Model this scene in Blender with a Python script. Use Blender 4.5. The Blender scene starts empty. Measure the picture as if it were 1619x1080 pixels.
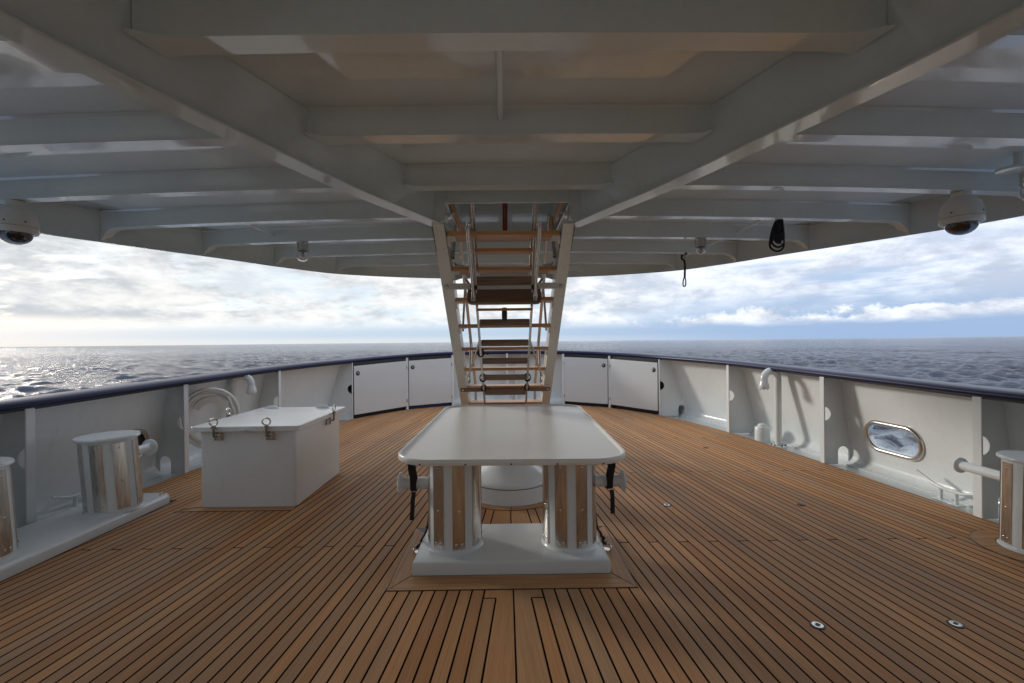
import bpy, bmesh, math, random
import numpy as np
from mathutils import Vector, Matrix
R = math.radians
random.seed(7)
scene = bpy.context.scene
COL = scene.collection
CX = 0.035           # centreline of the boat
EYE = 1.45           # camera height above the teak

# ------------------------------------------------------------------ camera
cd = bpy.data.cameras.new("camera")
cam = bpy.data.objects.new("camera", cd); COL.objects.link(cam)
cd.sensor_width = 36.0; cd.lens = 16.01; cd.shift_x = 0.0038
cd.clip_start = 0.05; cd.clip_end = 60000
yaw, roll = R(0.42), 0.0105
M = Matrix.Rotation(-yaw, 4, 'Z') @ Matrix.Rotation(R(90), 4, 'X') @ Matrix.Rotation(-roll, 4, 'Z')
cam.matrix_world = Matrix.Translation((0, 0, EYE)) @ M
scene.camera = cam

# ------------------------------------------------------------------ light
SUN_EL, SUN_AZ = 16.0, 56.0       # elevation, degrees left of the bow
sd = Vector((-math.sin(R(SUN_AZ))*math.cos(R(SUN_EL)), math.cos(R(SUN_AZ))*math.cos(R(SUN_EL)), math.sin(R(SUN_EL))))
sl = bpy.data.lights.new("sun", 'SUN'); sl.energy = 0.85; sl.angle = R(9); sl.color = (1.0, 0.94, 0.85)
so = bpy.data.objects.new("sun", sl); COL.objects.link(so)
so.rotation_euler = (-sd).to_track_quat('-Z', 'Y').to_euler()
so.location = (0, 0, 30)
vs = scene.view_settings
vs.view_transform = 'Standard'; vs.look = 'None'; vs.exposure = 0.95; vs.gamma = 1.0
scene.display_settings.display_device = 'sRGB'
scene.cycles.max_bounces = 10; scene.cycles.diffuse_bounces = 6; scene.cycles.glossy_bounces = 5
scene.cycles.transmission_bounces = 8; scene.cycles.sample_clamp_indirect = 6
scene.cycles.use_denoising = True

# ------------------------------------------------------------------ node helper
class N:
    def __init__(s, nt): s.nt = nt
    def node(s, typ, **kw):
        n = s.nt.nodes.new(typ)
        for k, v in kw.items():
            setattr(n, k, v)
        return n
    def put(s, sock, v):
        if isinstance(v, E): v = v.s
        if hasattr(v, 'is_output') or isinstance(v, bpy.types.NodeSocket): s.nt.links.new(v, sock)
        else: sock.default_value = v
    def m(s, op, a, b=None, c=None, clamp=False):
        n = s.node('ShaderNodeMath', operation=op, use_clamp=clamp)
        s.put(n.inputs[0], a)
        if b is not None: s.put(n.inputs[1], b)
        if c is not None: s.put(n.inputs[2], c)
        return E(s, n.outputs[0])
    def xyz(s, x, y, z):
        n = s.node('ShaderNodeCombineXYZ')
        for i, v in enumerate((x, y, z)): s.put(n.inputs[i], v)
        return n.outputs[0]
    def sep(s, v):
        n = s.node('ShaderNodeSeparateXYZ'); s.put(n.inputs[0], v)
        return [E(s, o) for o in n.outputs]
    def noise(s, vec, scale, detail=2, rough=.5, dist=0.0):
        n = s.node('ShaderNodeTexNoise'); s.put(n.inputs['Vector'], vec)
        n.inputs['Scale'].default_value = scale; n.inputs['Detail'].default_value = detail
        n.inputs['Roughness'].default_value = rough; n.inputs['Distortion'].default_value = dist
        return E(s, n.outputs[0])
    def ramp(s, v, a, b, smooth=True):
        n = s.node('ShaderNodeMapRange'); n.interpolation_type = 'SMOOTHSTEP' if smooth else 'LINEAR'
        s.put(n.inputs[0], v); n.inputs[1].default_value = a; n.inputs[2].default_value = b
        return E(s, n.outputs[0])
    def mix(s, f, a, b, blend='MIX'):
        n = s.node('ShaderNodeMix', data_type='RGBA', blend_type=blend)
        s.put(n.inputs[0], f); s.put(n.inputs[6], a if isinstance(a, (E, bpy.types.NodeSocket)) else (*a, 1)[:4])
        s.put(n.inputs[7], b if isinstance(b, (E, bpy.types.NodeSocket)) else (*b, 1)[:4])
        return n.outputs[2]
    def bump(s, h, strength, dist, normal=None):
        n = s.node('ShaderNodeBump'); n.inputs['Strength'].default_value = strength
        n.inputs['Distance'].default_value = dist; s.put(n.inputs['Height'], h)
        if normal is not None: s.put(n.inputs['Normal'], normal)
        return n.outputs[0]
class E:
    def __init__(s, n, sock): s.n, s.s = n, sock
    def __add__(a, b): return a.n.m('ADD', a, b)
    __radd__ = __add__
    def __sub__(a, b): return a.n.m('SUBTRACT', a, b)
    def __rsub__(a, b): return a.n.m('SUBTRACT', b, a)
    def __mul__(a, b): return a.n.m('MULTIPLY', a, b)
    __rmul__ = __mul__
    def __truediv__(a, b): return a.n.m('DIVIDE', a, b)
    def __gt__(a, b): return a.n.m('GREATER_THAN', a, b)
    def __lt__(a, b): return a.n.m('LESS_THAN', a, b)
    def abs(a): return a.n.m('ABSOLUTE', a)
    def floor(a): return a.n.m('FLOOR', a)

# ------------------------------------------------------------------ sky
world = bpy.data.worlds.new("World"); scene.world = world; world.use_nodes = True
nt = world.node_tree; nt.nodes.clear(); n = N(nt)
tc = n.node('ShaderNodeTexCoord').outputs['Generated']
sky = n.node('ShaderNodeTexSky'); sky.sky_type = 'NISHITA'; sky.sun_disc = False
sky.sun_elevation = R(SUN_EL); sky.sun_rotation = R(-SUN_AZ); sky.altitude = 0; sky.air_density = 1.2; sky.dust_density = 1.5
dx, dy, dz = n.sep(tc)
el = dz                                              # sine of the elevation
# nearness to the sun, 0..1
hx, hy = -math.sin(R(42)), math.cos(R(42))
near = n.ramp(dx*hx + dy*hy, 0.15, 1.08)
v1 = n.xyz(dx*1.0, dy*1.0, dz*3.4)
big = n.noise(v1, 3.6, 11, .62, .15)
v2 = n.xyz(dx*1.0+3.0, dy*1.0, dz*5.5)
mid = n.noise(v2, 7.0, 9, .62, .3)
v3 = n.xyz(dx*1.0+7.0, dy*1.0+1.0, dz*9.0)
streak = n.noise(v3, 3.5, 7, .6, .6)
# puffy bank low over the horizon, billowed upper edge
bank_h = n.noise(n.xyz(dx*1.0+11, dy*1.0, dz*1.5), 9.0, 8, .62, .15)
bank_top = 0.052 + (bank_h-0.5)*0.15
bank = n.ramp(bank_top-dz, -0.004, 0.010) * n.ramp(dz - 0.030 + (mid-0.5)*0.03, -0.006, 0.012)
high = n.ramp(streak*0.55 + mid*0.45, 0.34, 0.54) * n.ramp(dz, 0.035, 0.10)
cumulus = n.ramp(big*0.62 + mid*0.38, 0.405, 0.50) * n.ramp(dz, 0.022, 0.055)
cover_left = n.m('MAXIMUM', cumulus, high*0.6)
cover_right = n.m('MAXIMUM', bank*0.95, high*0.80)
cover = cover_right + (cover_left-cover_right)*n.ramp(near, 0.15, 0.60)
cover = n.m('MINIMUM', n.m('MAXIMUM', cover, bank*0.6), 1.0)
# tone inside the clouds: lit tops, grey bases
tn_a = n.noise(n.xyz(dx*1.0+5, dy*1.0, dz*3.0+0.03), 8.0, 10, .62, .15)
tn_b = n.noise(n.xyz(dx*1.0+2, dy*1.0+4, dz*2.2), 24.0, 8, .6, .1)
tone = n.ramp(tn_a*0.45 + big*0.33 + tn_b*0.22, 0.42, 0.575)
SKY_S = 0.10
def c(r, g, b): return (r/SKY_S, g/SKY_S, b/SKY_S)
dark = n.mix(near, c(.32, .35, .415), c(.32, .34, .36))
lit = n.mix(near, c(.58, .605, .65), c(.515, .512, .50))
cloud = n.mix(tone, dark, lit)
veil = n.mix(near, c(.375, .415, .50), c(.46, .485, .51))
blue = n.mix(0.85, sky.outputs[0], n.mix(near, c(.19, .28, .44), c(.38, .50, .62)))
base = n.mix(n.ramp(dz, 0.04, 0.20)*0.78, blue, veil)
low = n.mix(near, c(.19, .27, .40), c(.275, .335, .40))
base = n.mix(n.ramp(0.05-dz, 0.0, 0.03)*0.7, base, low)
yel = n.ramp(0.016-dz, 0.0, 0.012)*near*0.35
base = n.mix(yel, base, c(.56, .52, .44))
col = n.mix(cover, base, cloud)
bg = n.node('ShaderNodeBackground'); n.put(bg.inputs[0], col); bg.inputs[1].default_value = SKY_S
wo = n.node('ShaderNodeOutputWorld'); nt.links.new(bg.outputs[0], wo.inputs[0])

# ------------------------------------------------------------------ materials
MATS = {}
def mat(name):
    m = bpy.data.materials.new(name); m.use_nodes = True
    nt = m.node_tree; b = nt.nodes['Principled BSDF']; MATS[name] = m
    return m, N(nt), b
def paint(name, colr, rough=.16, vary=.05, bumpd=.0006, wave=6.0, coat=.0, spec=.5, dirt=0.0):
    m, n, b = mat(name)
    o = n.node('ShaderNodeTexCoord').outputs['Object']
    nz = n.noise(o, 1.7, 5, .6); nf = n.noise(o, 26, 4, .6)
    f = n.ramp(nz*0.7+nf*0.3, .3, .7)
    dk = tuple(x*(1-vary*2) for x in colr)
    cb = n.mix(f, dk, colr)
    if dirt:
        x, y, z = n.sep(o)
        st = n.noise(n.xyz(x*7, y*7, z*.9), 2.2, 6, .65)
        cb = n.mix(n.ramp(st, .56, .78)*dirt, cb, (.46, .41, .33))
    n.put(b.inputs['Base Color'], cb)
    n.put(b.inputs['Roughness'], rough + (nf-0.5)*0.06)
    b.inputs['Specular IOR Level'].default_value = spec
    b.inputs['Coat Weight'].default_value = coat; b.inputs['Coat Roughness'].default_value = .05
    bn = n.bump(n.noise(o, wave, 2, .5), .5, bumpd*6)
    n.put(b.inputs['Normal'], n.bump(n.noise(o, 70, 2, .5), .10, bumpd, bn))
    return m
def metal(name, colr, rough=.18, streak=20, brushed=.12):
    m, n, b = mat(name)
    o = n.node('ShaderNodeTexCoord').outputs['Object']
    x, y, z = n.sep(o)
    nz = n.noise(n.xyz(x*3, y*3, z*0.35), streak, 4, .6)
    n.put(b.inputs['Base Color'], n.mix(n.ramp(nz, .3, .7), tuple(v*.78 for v in colr), colr))
    b.inputs['Metallic'].default_value = 1
    n.put(b.inputs['Roughness'], rough + (nz-0.5)*brushed)
    n.put(b.inputs['Normal'], n.bump(n.noise(o, 9, 2, .5), .35, .002))
    return m
def plain(name, colr, rough=.6, bumps=None):
    m, n, b = mat(name)
    o = n.node('ShaderNodeTexCoord').outputs['Object']
    nz = n.noise(o, 40, 4, .6)
    n.put(b.inputs['Base Color'], n.mix(nz, tuple(v*.7 for v in colr), colr))
    b.inputs['Roughness'].default_value = rough
    n.put(b.inputs['Normal'], n.bump(nz, .4, bumps or .001))
    return m
CREAMW = paint('door_paint', (.64, .665, .67), .07, .02, .0012, 2.2, coat=.4)
WHITE = paint('white_paint', (.755, .80, .81), .15, dirt=.22)
ROOFW = paint('overhead_paint', (.69, .755, .75), .08, .05, .0005, 2.2, coat=.65)
ROOFW.node_tree.nodes['Principled BSDF'].inputs['Coat Roughness'].default_value = .02
ROOFW.node_tree.nodes['Principled BSDF'].inputs['Coat IOR'].default_value = 1.62
CREAM = paint('cream_paint', (.80, .78, .71), .28, .03, .0004)
TABLE = paint('table_laminate', (.85, .845, .80), .33, .03, .0003, spec=.4)
NAVY = paint('navy_rail_paint', (.014, .020, .075), .34, .15, .0003, 3, spec=.3)
BASEW = paint('bitt_paint', (.77, .815, .83), .17, .04, dirt=.12)
STEEL = metal('stainless_steel', (.70, .665, .61), .24)
STEEL2 = metal('polished_tube', (.70, .68, .64), .10)
BLACK = plain('black_webbing', (.012, .012, .014), .7, .002)
RUBBER = plain('black_rubber', (.015, .015, .016), .45)
HOSE = paint('hose_plastic', (.84, .83, .79), .38, .05)
CAMW = paint('camera_housing', (.68, .68, .64), .32, .03)
KICK = plain('dark_kick', (.008, .010, .022), .4)
BLUEP = plain('blue_paint', (.01, .06, .28), .3)
LATCH = metal('dark_latch', (.12, .12, .13), .3)
LATCH2 = metal('bronze_bolt', (.30, .25, .19), .3)
CAMW2 = paint('camera_seam', (.45, .45, .43), .4)
ROPE = plain('white_rope', (.62, .60, .54), .8)

def wood(name, a, b_, rough=.45, scale=1.0, axis='x'):
    m, n, b = mat(name)
    o = n.node('ShaderNodeTexCoord').outputs['Object']
    x, y, z = n.sep(o)
    if axis == 'x': v = n.xyz(x*2.2, y*50, z*50)
    elif axis == 'y': v = n.xyz(x*50, y*2.2, z*50)
    else: v = n.xyz(x*50, y*50, z*2.2)
    g = n.noise(v, scale, 5, .6, .4)
    n.put(b.inputs['Base Color'], n.mix(n.ramp(g, .3, .7), a, b_))
    b.inputs['Roughness'].default_value = rough
    n.put(b.inputs['Normal'], n.bump(g, .3, .001))
    return m
TEAKX = wood('varnished_teak', (.50, .24, .09), (.70, .38, .17), .38)
TEAKD = wood('dark_grey_teak', (.18, .115, .075), (.30, .20, .135), .55)
TEAKM = wood('teak_margin', (.38, .185, .072), (.54, .30, .13), .55)
REDW = wood('red_varnish', (.20, .03, .012), (.30, .05, .02), .2, axis='z')

def glass(name, colr=(1, 1, 1), rough=0.0):
    m, n, b = mat(name)
    b.inputs['Base Color'].default_value = (*colr, 1)
    b.inputs['Transmission Weight'].default_value = 1; b.inputs['Roughness'].default_value = rough
    b.inputs['IOR'].default_value = 1.45
    return m
GLASS = glass('clear_glass'); 
def pane(name):
    m, n, b = mat(name); nt = m.node_tree
    tr = n.node('ShaderNodeBsdfTransparent'); tr.inputs[0].default_value = (.93, .96, .97, 1)
    gl = n.node('ShaderNodeBsdfGlossy'); gl.inputs['Roughness'].default_value = .02
    lw = n.node('ShaderNodeLayerWeight'); lw.inputs[0].default_value = .5
    f3 = n.m('POWER', E(n, lw.outputs['Facing']), 4.0)*0.5 + 0.04
    mx = n.node('ShaderNodeMixShader')
    nt.links.new(f3.s, mx.inputs[0]); nt.links.new(tr.outputs[0], mx.inputs[1]); nt.links.new(gl.outputs[0], mx.inputs[2])
    nt.links.new(mx.outputs[0], nt.nodes['Material Output'].inputs[0]); nt.nodes.remove(b)
    return m
PANE = pane('window_pane')
DOME, _n, _b = mat('smoked_dome'); _b.inputs['Base Color'].default_value = (.012, .011, .014, 1)
_b.inputs['Roughness'].default_value = .04; _b.inputs['Coat Weight'].default_value = 1
DOMEC = glass('clear_dome', (.8, .8, .85))

# laid teak: planks sprung parallel to the ship's side, nibbed into a king plank
def deck_material():
    m, n, b = mat('laid_teak_planks')
    o = n.node('ShaderNodeTexCoord').outputs['Object']
    x, y, z = n.sep(o)
    xs = x - CX
    ax = xs.abs(); side = xs > 0.0
    d = 0.0765
    aft = n.m('MAXIMUM', y - 6.0, 0.0)
    yc = y*0.078 + aft*aft*0.008
    sc = 1.0 + y*0.02
    u = (ax*sc + yc)/d
    k = u.floor(); fr = u - k
    xin = (k*d - yc)/sc
    king = xin < 0.10
    nk = 1.0 - king
    seam_in = (fr < 0.068)*nk
    xout = ((k + 1.0)*d - yc)/sc
    seam_out = (fr > 0.932)*(xout > 0.10)
    cseam = (ax < 0.0045)
    nib = ((xin - 0.10).abs() < 0.00036)*1.0
    j = ((y - 3.26)/1.72 + 0.5).floor()
    bd = (y - 3.26 - j*1.72).abs()
    mt = n.m('FLOORED_MODULO', k - j + side, 3.0)
    butt = (bd < 0.0052)*(mt < 0.5)*nk
    seam = n.m('MAXIMUM', n.m('MAXIMUM', seam_in, seam_out), n.m('MAXIMUM', cseam, n.m('MAXIMUM', butt, nib)))
    # plank id
    j0 = n.m('FLOORED_MODULO', k + side, 3.0)
    seg = ((y - 3.26 - j0*1.72)/5.16).floor()
    pid = (k*nk)*1.37 + side*311.0 + seg*17.3*nk
    wn = n.node('ShaderNodeTexWhiteNoise', noise_dimensions='1D'); n.put(wn.inputs['W'], pid)
    r1 = E(n, wn.outputs[0])
    wn2 = n.node('ShaderNodeTexWhiteNoise', noise_dimensions='1D'); n.put(wn2.inputs['W'], pid*2.3+9.0)
    r2 = E(n, wn2.outputs[0])
    gv = n.xyz(u*2.6, y*0.55, pid)
    g1 = n.noise(gv, 2.4, 6, .62, .8)
    gv2 = n.xyz(u*14.0, y*2.2, pid*0.7)
    g2 = n.noise(gv2, 3.0, 4, .6, .2)
    wear = n.noise(n.xyz(x, y*0.6, 0.0), .9, 5, .6)
    c1 = n.mix(r1, (.43, .185, .064), (.70, .355, .145))
    c2 = n.mix(n.m('POWER', r2, 2.0)*0.75, c1, (.43, .29, .18))
    c3 = n.mix(n.ramp(g1, .35, .72)*0.5, c2, (.31, .145, .06))
    c4 = n.mix(n.ramp(g2, .45, .75)*0.35, c3, (.68, .42, .22))
    c5 = n.mix(n.ramp(wear, .42, .68)*0.42, c4, (.34, .235, .16))
    colr = n.mix(seam, c5, (.010, .009, .008))
    n.put(b.inputs['Base Color'], colr)
    n.put(b.inputs['Roughness'], 0.56 + (g2-0.5)*0.18 + wear*0.12 + seam*0.4)
    n.put(b.inputs['Specular IOR Level'], (1.0-seam)*0.26)
    h = (1.0-seam)*1.0 + g2*0.18
    n.put(b.inputs['Normal'], n.bump(h, .55, .0016))
    return m
DECK = deck_material()

def sea_material():
    m, n, b = mat('sea_water')
    o = n.node('ShaderNodeTexCoord').outputs['Object']
    x, y, z = n.sep(o)
    b.inputs['Base Color'].default_value = (.018, .036, .082, 1)
    b.inputs['IOR'].default_value = 1.333
    w1 = n.noise(n.xyz(x, y*1.35, z), .9, 8, .66, .3)
    w1 = w1*(0.55 + n.ramp(n.noise(n.xyz(x, y, 0.0), .018, 4, .6), .35, .65)*0.7)
    w2 = n.noise(n.xyz(x*1.2, y, z), 2.6, 5, .6, .2)
    bn = n.bump(w1, 1.0, 1.5)
    bn = n.bump(w2, .8, .25, bn)
    n.put(b.inputs['Normal'], bn)
    # bright sky reflection near the hull, painted in as broken white patches
    hull = n.m('SQRT', x*x + (y-2.0)*(y-2.0))
    sky_refl = n.ramp(n.noise(o, .28, 8, .68, .8), .36, .56)*n.ramp(44.0-hull, 0.0, 6.0)
    n.put(b.inputs['Base Color'], n.mix(sky_refl, (.016, .034, .08), (.74, .80, .86)))
    n.put(b.inputs['Roughness'], 0.15 + sky_refl*0.4)
    return m
SEA = sea_material()

# ------------------------------------------------------------------ mesh helpers
class MB:
    def __init__(s): s.v = []; s.f = []; s.mi = []; s.cur = 0
    def add(s, vs, fs):
        o = len(s.v); s.v += [Vector(p) for p in vs]; s.f += [[i+o for i in f] for f in fs]; s.mi += [s.cur]*len(fs)
    def box(s, c, size, rot=None):
        hx, hy, hz = [q/2 for q in size]; c = Vector(c)
        vs = [Vector((sx*hx, sy*hy, sz*hz)) for sx in (-1, 1) for sy in (-1, 1) for sz in (-1, 1)]
        if rot is not None: vs = [rot @ p for p in vs]
        s.add([p+c for p in vs], [(0, 1, 3, 2), (4, 6, 7, 5), (0, 4, 5, 1), (2, 3, 7, 6), (0, 2, 6, 4), (1, 5, 7, 3)])
        return s
    def beam(s, a, b, w, h, up=(0, 0, 1)):
        a, b = Vector(a), Vector(b); y = (b-a).normalized(); up = Vector(up)
        x = y.cross(up).normalized(); z = x.cross(y)
        s.box((a+b)/2, (w, (b-a).length, h), Matrix((x, y, z)).transposed()); return s
    def tube(s, pts, r, seg=12, caps=True, closed=False):
        pts = [Vector(p) for p in pts]; n = len(pts); rs = r if isinstance(r, (list, tuple)) else [r]*n
        prev = None; vs = []; 
        for i, p in enumerate(pts):
            if closed: t = (pts[(i+1) % n]-pts[i-1]).normalized()
            else: t = (pts[min(i+1, n-1)]-pts[max(i-1, 0)]).normalized()
            if prev is None:
                a = Vector((0, 0, 1)) if abs(t.z) < .9 else Vector((1, 0, 0))
                prev = t.cross(a).normalized()
            x = (prev - t*prev.dot(t)).normalized(); prev = x; y = t.cross(x)
            vs += [p + (x*math.cos(2*math.pi*j/seg)+y*math.sin(2*math.pi*j/seg))*rs[i] for j in range(seg)]
        fs = []
        for i in range(n if closed else n-1):
            for j in range(seg):
                a, b2 = i*seg+j, i*seg+(j+1) % seg; i2 = (i+1) % n
                fs.append((a, b2, i2*seg+(j+1) % seg, i2*seg+j))
        if caps and not closed:
            fs.append(tuple(range(seg-1, -1, -1))); fs.append(tuple((n-1)*seg+j for j in range(seg)))
        s.add(vs, fs); return s
    def lathe(s, prof, c=(0, 0, 0), seg=40, mat3=None, a0=0, a1=2*math.pi):
        full = abs(a1-a0-2*math.pi) < 1e-6; m = seg if full else seg+1
        vs = []
        for r, z in prof:
            for j in range(m):
                a = a0+(a1-a0)*j/seg; p = Vector((r*math.cos(a), r*math.sin(a), z))
                if mat3 is not None: p = mat3 @ p
                vs.append(p+Vector(c))
        fs = []
        for i in range(len(prof)-1):
            for j in range(m if full else m-1):
                j2 = (j+1) % m; fs.append((i*m+j, i*m+j2, (i+1)*m+j2, (i+1)*m+j))
        if full and prof[0][0] > 1e-5: fs.append(tuple(range(m-1, -1, -1)))
        if full and prof[-1][0] > 1e-5: fs.append(tuple((len(prof)-1)*m+j for j in range(m)))
        s.add(vs, fs); return s
    def prism(s, poly, z0, z1, fn=None):
        n = len(poly); fn = fn or (lambda a, b, z: (a, b, z))
        vs = [fn(a, b, z0) for a, b in poly] + [fn(a, b, z1) for a, b in poly]
        fs = [tuple(range(n-1, -1, -1)), tuple(range(n, 2*n))] + [(i, (i+1) % n, n+(i+1) % n, n+i) for i in range(n)]
        s.add(vs, fs); return s
    def sweep(s, rows, closed=False, caps=False):
        m = len(rows[0]); vs = [p for r in rows for p in r]; fs = []
        for i in range(len(rows)-1):
            for j in range(m if closed else m-1):
                j2 = (j+1) % m; fs.append((i*m+j, i*m+j2, (i+1)*m+j2, (i+1)*m+j))
        if caps: fs += [tuple(range(m-1, -1, -1)), tuple((len(rows)-1)*m+j for j in range(m))]
        s.add(vs, fs); return s

def root_loc(o):
    while o.parent: o = o.parent
    return o.location.copy()
def build(mb, name, m, parent=None, bevel=0, segs=2, sharp=35, local=False, smooth=True, weld=True):
    me = bpy.data.meshes.new(name)
    off = Vector((0, 0, 0)) if (parent is None or local) else root_loc(parent)
    me.from_pydata([tuple(p-off) for p in mb.v], [], mb.f)
    ms = m if isinstance(m, (list, tuple)) else [m]
    for q in ms: me.materials.append(q)
    if len(ms) > 1: me.polygons.foreach_set('material_index', mb.mi)
    bm = bmesh.new(); bm.from_mesh(me)
    if weld: bmesh.ops.remove_doubles(bm, verts=bm.verts, dist=1e-5)
    bmesh.ops.recalc_face_normals(bm, faces=bm.faces)
    bm.to_mesh(me); bm.free()
    if smooth:
        me.shade_smooth(); me.set_sharp_from_angle(angle=R(sharp))
    o = bpy.data.objects.new(name, me); COL.objects.link(o)
    if parent is not None: o.parent = parent
    if bevel:
        b = o.modifiers.new('bevel', 'BEVEL'); b.width = bevel; b.segments = segs; b.limit_method = 'ANGLE'; b.angle_limit = R(40)
        b.harden_normals = False
    return o
def tag(o, label, cat, group=None):
    o['label'] = label; o['category'] = cat
    if group: o['group'] = group
    return o
def thing(name, loc, label, cat, group=None, rz=0):
    o = bpy.data.objects.new(name, None); COL.objects.link(o); o.location = loc; o.rotation_euler = (0, 0, rz)
    o.empty_display_size = .1
    return tag(o, label, cat, group)
def struct(o): o['kind'] = 'structure'; return o
def interp(x, xs, ys): return float(np.interp(x, xs, ys))
def arc(c, r, a0, a1, n, ax1=(1, 0, 0), ax2=(0, 0, 1)):
    c, ax1, ax2 = Vector(c), Vector(ax1), Vector(ax2)
    return [c+ax1*r*math.cos(R(a0+(a1-a0)*i/n))+ax2*r*math.sin(R(a0+(a1-a0)*i/n)) for i in range(n+1)]
def rrect(hx, hy, r, n=6, cx=0, cy=0):
    out = []
    for (sx, sy, a) in ((1, 1, 0), (-1, 1, 90), (-1, -1, 180), (1, -1, 270)):
        for i in range(n+1):
            t = R(a+90*i/n); out.append((cx+sx*(hx-r)+r*math.cos(t), cy+sy*(hy-r)+r*math.sin(t)))
    return out
def spline(pts, per=10):
    out = []; P = [np.array(p, float) for p in pts]; P = [2*P[0]-P[1]]+P+[2*P[-1]-P[-2]]
    for i in range(1, len(P)-2):
        for j in range(per):
            t = j/per; a, b, c2, d = P[i-1], P[i], P[i+1], P[i+2]
            out.append(.5*((2*b)+(-a+c2)*t+(2*a-5*b+4*c2-d)*t*t+(-a+3*b-3*c2+d)*t**3))
    out.append(P[-2]); return [tuple(q) for q in out]

# ------------------------------------------------------------------ plan curves
half = [(0, 10.75), (1.28, 10.42), (2.19, 9.84), (2.95, 8.74), (3.45, 7.05), (3.66, 5.3), (3.75, 4.0), (3.82, 2.5), (3.86, 0.8), (3.87, -1.6)]
mir = [(-x, y) for x, y in half[:0:-1]]
edge = [(x+CX, y) for x, y in spline(mir + half, 10)]         # inner edge of the bulwark posts, edge of the teak
EP = [Vector((x, y, 0)) for x, y in edge]
EN = []
for i in range(len(EP)):
    t = (EP[min(i+1, len(EP)-1)]-EP[max(i-1, 0)]).normalized(); EN.append(Vector((-t.y, t.x, 0)))   # left of travel = outward
def rail_z(y): return interp(y, [1, 3.66, 5.3, 7.1, 8.8, 9.8, 10.5, 10.8], [.95, .97, 1.005, 1.05, 1.085, 1.125, 1.165, 1.175])
def d_bot(y): return interp(y, [4, 5.5, 7.1, 8.8, 10.8], [.34, .36, .46, .52, .42])
D_TOP = .205
WZ = -.02
def shell_d(y, z):
    zt, db = rail_z(y), d_bot(y)
    t = (z-WZ)/(zt-WZ); return db+(D_TOP-db)*t
def edge_at_y(y, side):
    best = None
    for i, p in enumerate(EP):
        if (p.x-CX)*side < -.2: continue
        if best is None or abs(p.y-y) < abs(EP[best].y-y): best = i
    return best
def edge_x(y, side):
    ys = sorted([(p.y, p.x) for p in EP if (p.x-CX)*side > .3]); return interp(y, [a for a, b in ys], [b for a, b in ys])

# ------------------------------------------------------------------ deck, waterway, sea
mb = MB(); pts = [p for p in EP]
inner = [(p.x, p.y) for p in pts]
mb.prism(inner, -.05, 0)
deck = struct(build(mb, 'deck', DECK, smooth=False))
mb = MB()
mb.sweep([[(p.x-nn.x*.004, p.y-nn.y*.004, -.005) , (p.x+nn.x*.002, p.y+nn.y*.002, -.005), (p.x+nn.x*.004, p.y+nn.y*.004, WZ+.012), (p.x+nn.x*.03, p.y+nn.y*.03, WZ),
           (p.x+nn.x*(d_bot(p.y)+.05), p.y+nn.y*(d_bot(p.y)+.05), WZ)] for p, nn in zip(EP, EN)])
struct(build(mb, 'waterway', WHITE))

SEA_Z = EYE - 6.4
def build_sea():
    rng = np.random.default_rng(3)
    na, nr = 760, 1050
    th = np.radians(np.linspace(-68, 68, na)); r = np.geomspace(19.0, 30000, nr)
    Rr, T = np.meshgrid(r, th, indexing='ij')
    X = Rr*np.sin(T); Y = Rr*np.cos(T); Z = np.zeros_like(X)
    dr = Rr*(np.log(30000/19.0)/nr)
    for i in range(90):
        lam = 0.8*(9/0.8)**rng.random(); kk = 2*np.pi/lam
        a = rng.normal(R(150), .75); ph = rng.random()*6.28
        amp = 0.0105*lam**.85
        w = np.clip(1.6-3.2*dr/lam, 0, 1)
        q = np.sin(kk*(X*np.cos(a)+Y*np.sin(a))+ph)
        Z += amp*w*(q - .35*np.abs(q)**2)
    V = np.stack([X, Y, Z+SEA_Z], -1).reshape(-1, 3)
    idx = np.arange(na*nr).reshape(nr, na)
    F = np.stack([idx[:-1, :-1], idx[1:, :-1], idx[1:, 1:], idx[:-1, 1:]], -1).reshape(-1, 4)
    me = bpy.data.meshes.new('sea'); me.vertices.add(len(V)); me.vertices.foreach_set('co', V.ravel())
    me.loops.add(F.size); me.loops.foreach_set('vertex_index', F.ravel())
    me.polygons.add(len(F)); me.polygons.foreach_set('loop_start', np.arange(0, F.size, 4))
    me.update(); me.validate(); me.shade_smooth(); me.materials.append(SEA)
    o = bpy.data.objects.new('sea', me); COL.objects.link(o); struct(o)
    # the rest of the sheet, abeam and astern
    mb = MB(); ring = [0, 0]
    vs = []; fs = []; ang = np.radians(np.linspace(68, 292, 60)); rr = np.geomspace(19.0, 30000, 30)
    for q in rr:
        for a in ang: vs.append((q*math.sin(a), q*math.cos(a), SEA_Z))
    for i in range(29):
        for j in range(59): fs.append((i*60+j, i*60+j+1, (i+1)*60+j+1, (i+1)*60+j))
    mb.add(vs, fs); struct(build(mb, 'sea', SEA))
build_sea()

# ------------------------------------------------------------------ bulwark
bul = thing('bulwark', (CX, 10.9, 0), 'white steel bulwark curving round the bow under a navy blue cap rail', 'bulwark')
rows = []
for p, nn in zip(EP, EN):
    zt = rail_z(p.y)+.02; row = []
    for k in range(9):
        z = zt+(.14+WZ-zt)*k/8; row.append(p+nn*shell_d(p.y, z)+Vector((0, 0, z)))
    db = shell_d(p.y, .14+WZ)
    for a in (18, 36, 54, 72, 90):       # rolled radius down on to the waterway
        z = WZ+.14-.14*math.sin(R(a)); row.append(p+nn*(db-.10*(1-math.cos(R(a))))+Vector((0, 0, z+.001)))
    rows.append(row)
mb = MB(); mb.sweep(rows)
shell = build(mb, 'plating', WHITE, bul, sharp=60)
sm = shell.modifiers.new('thick', 'SOLIDIFY'); sm.thickness = .016; sm.offset = 0
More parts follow.
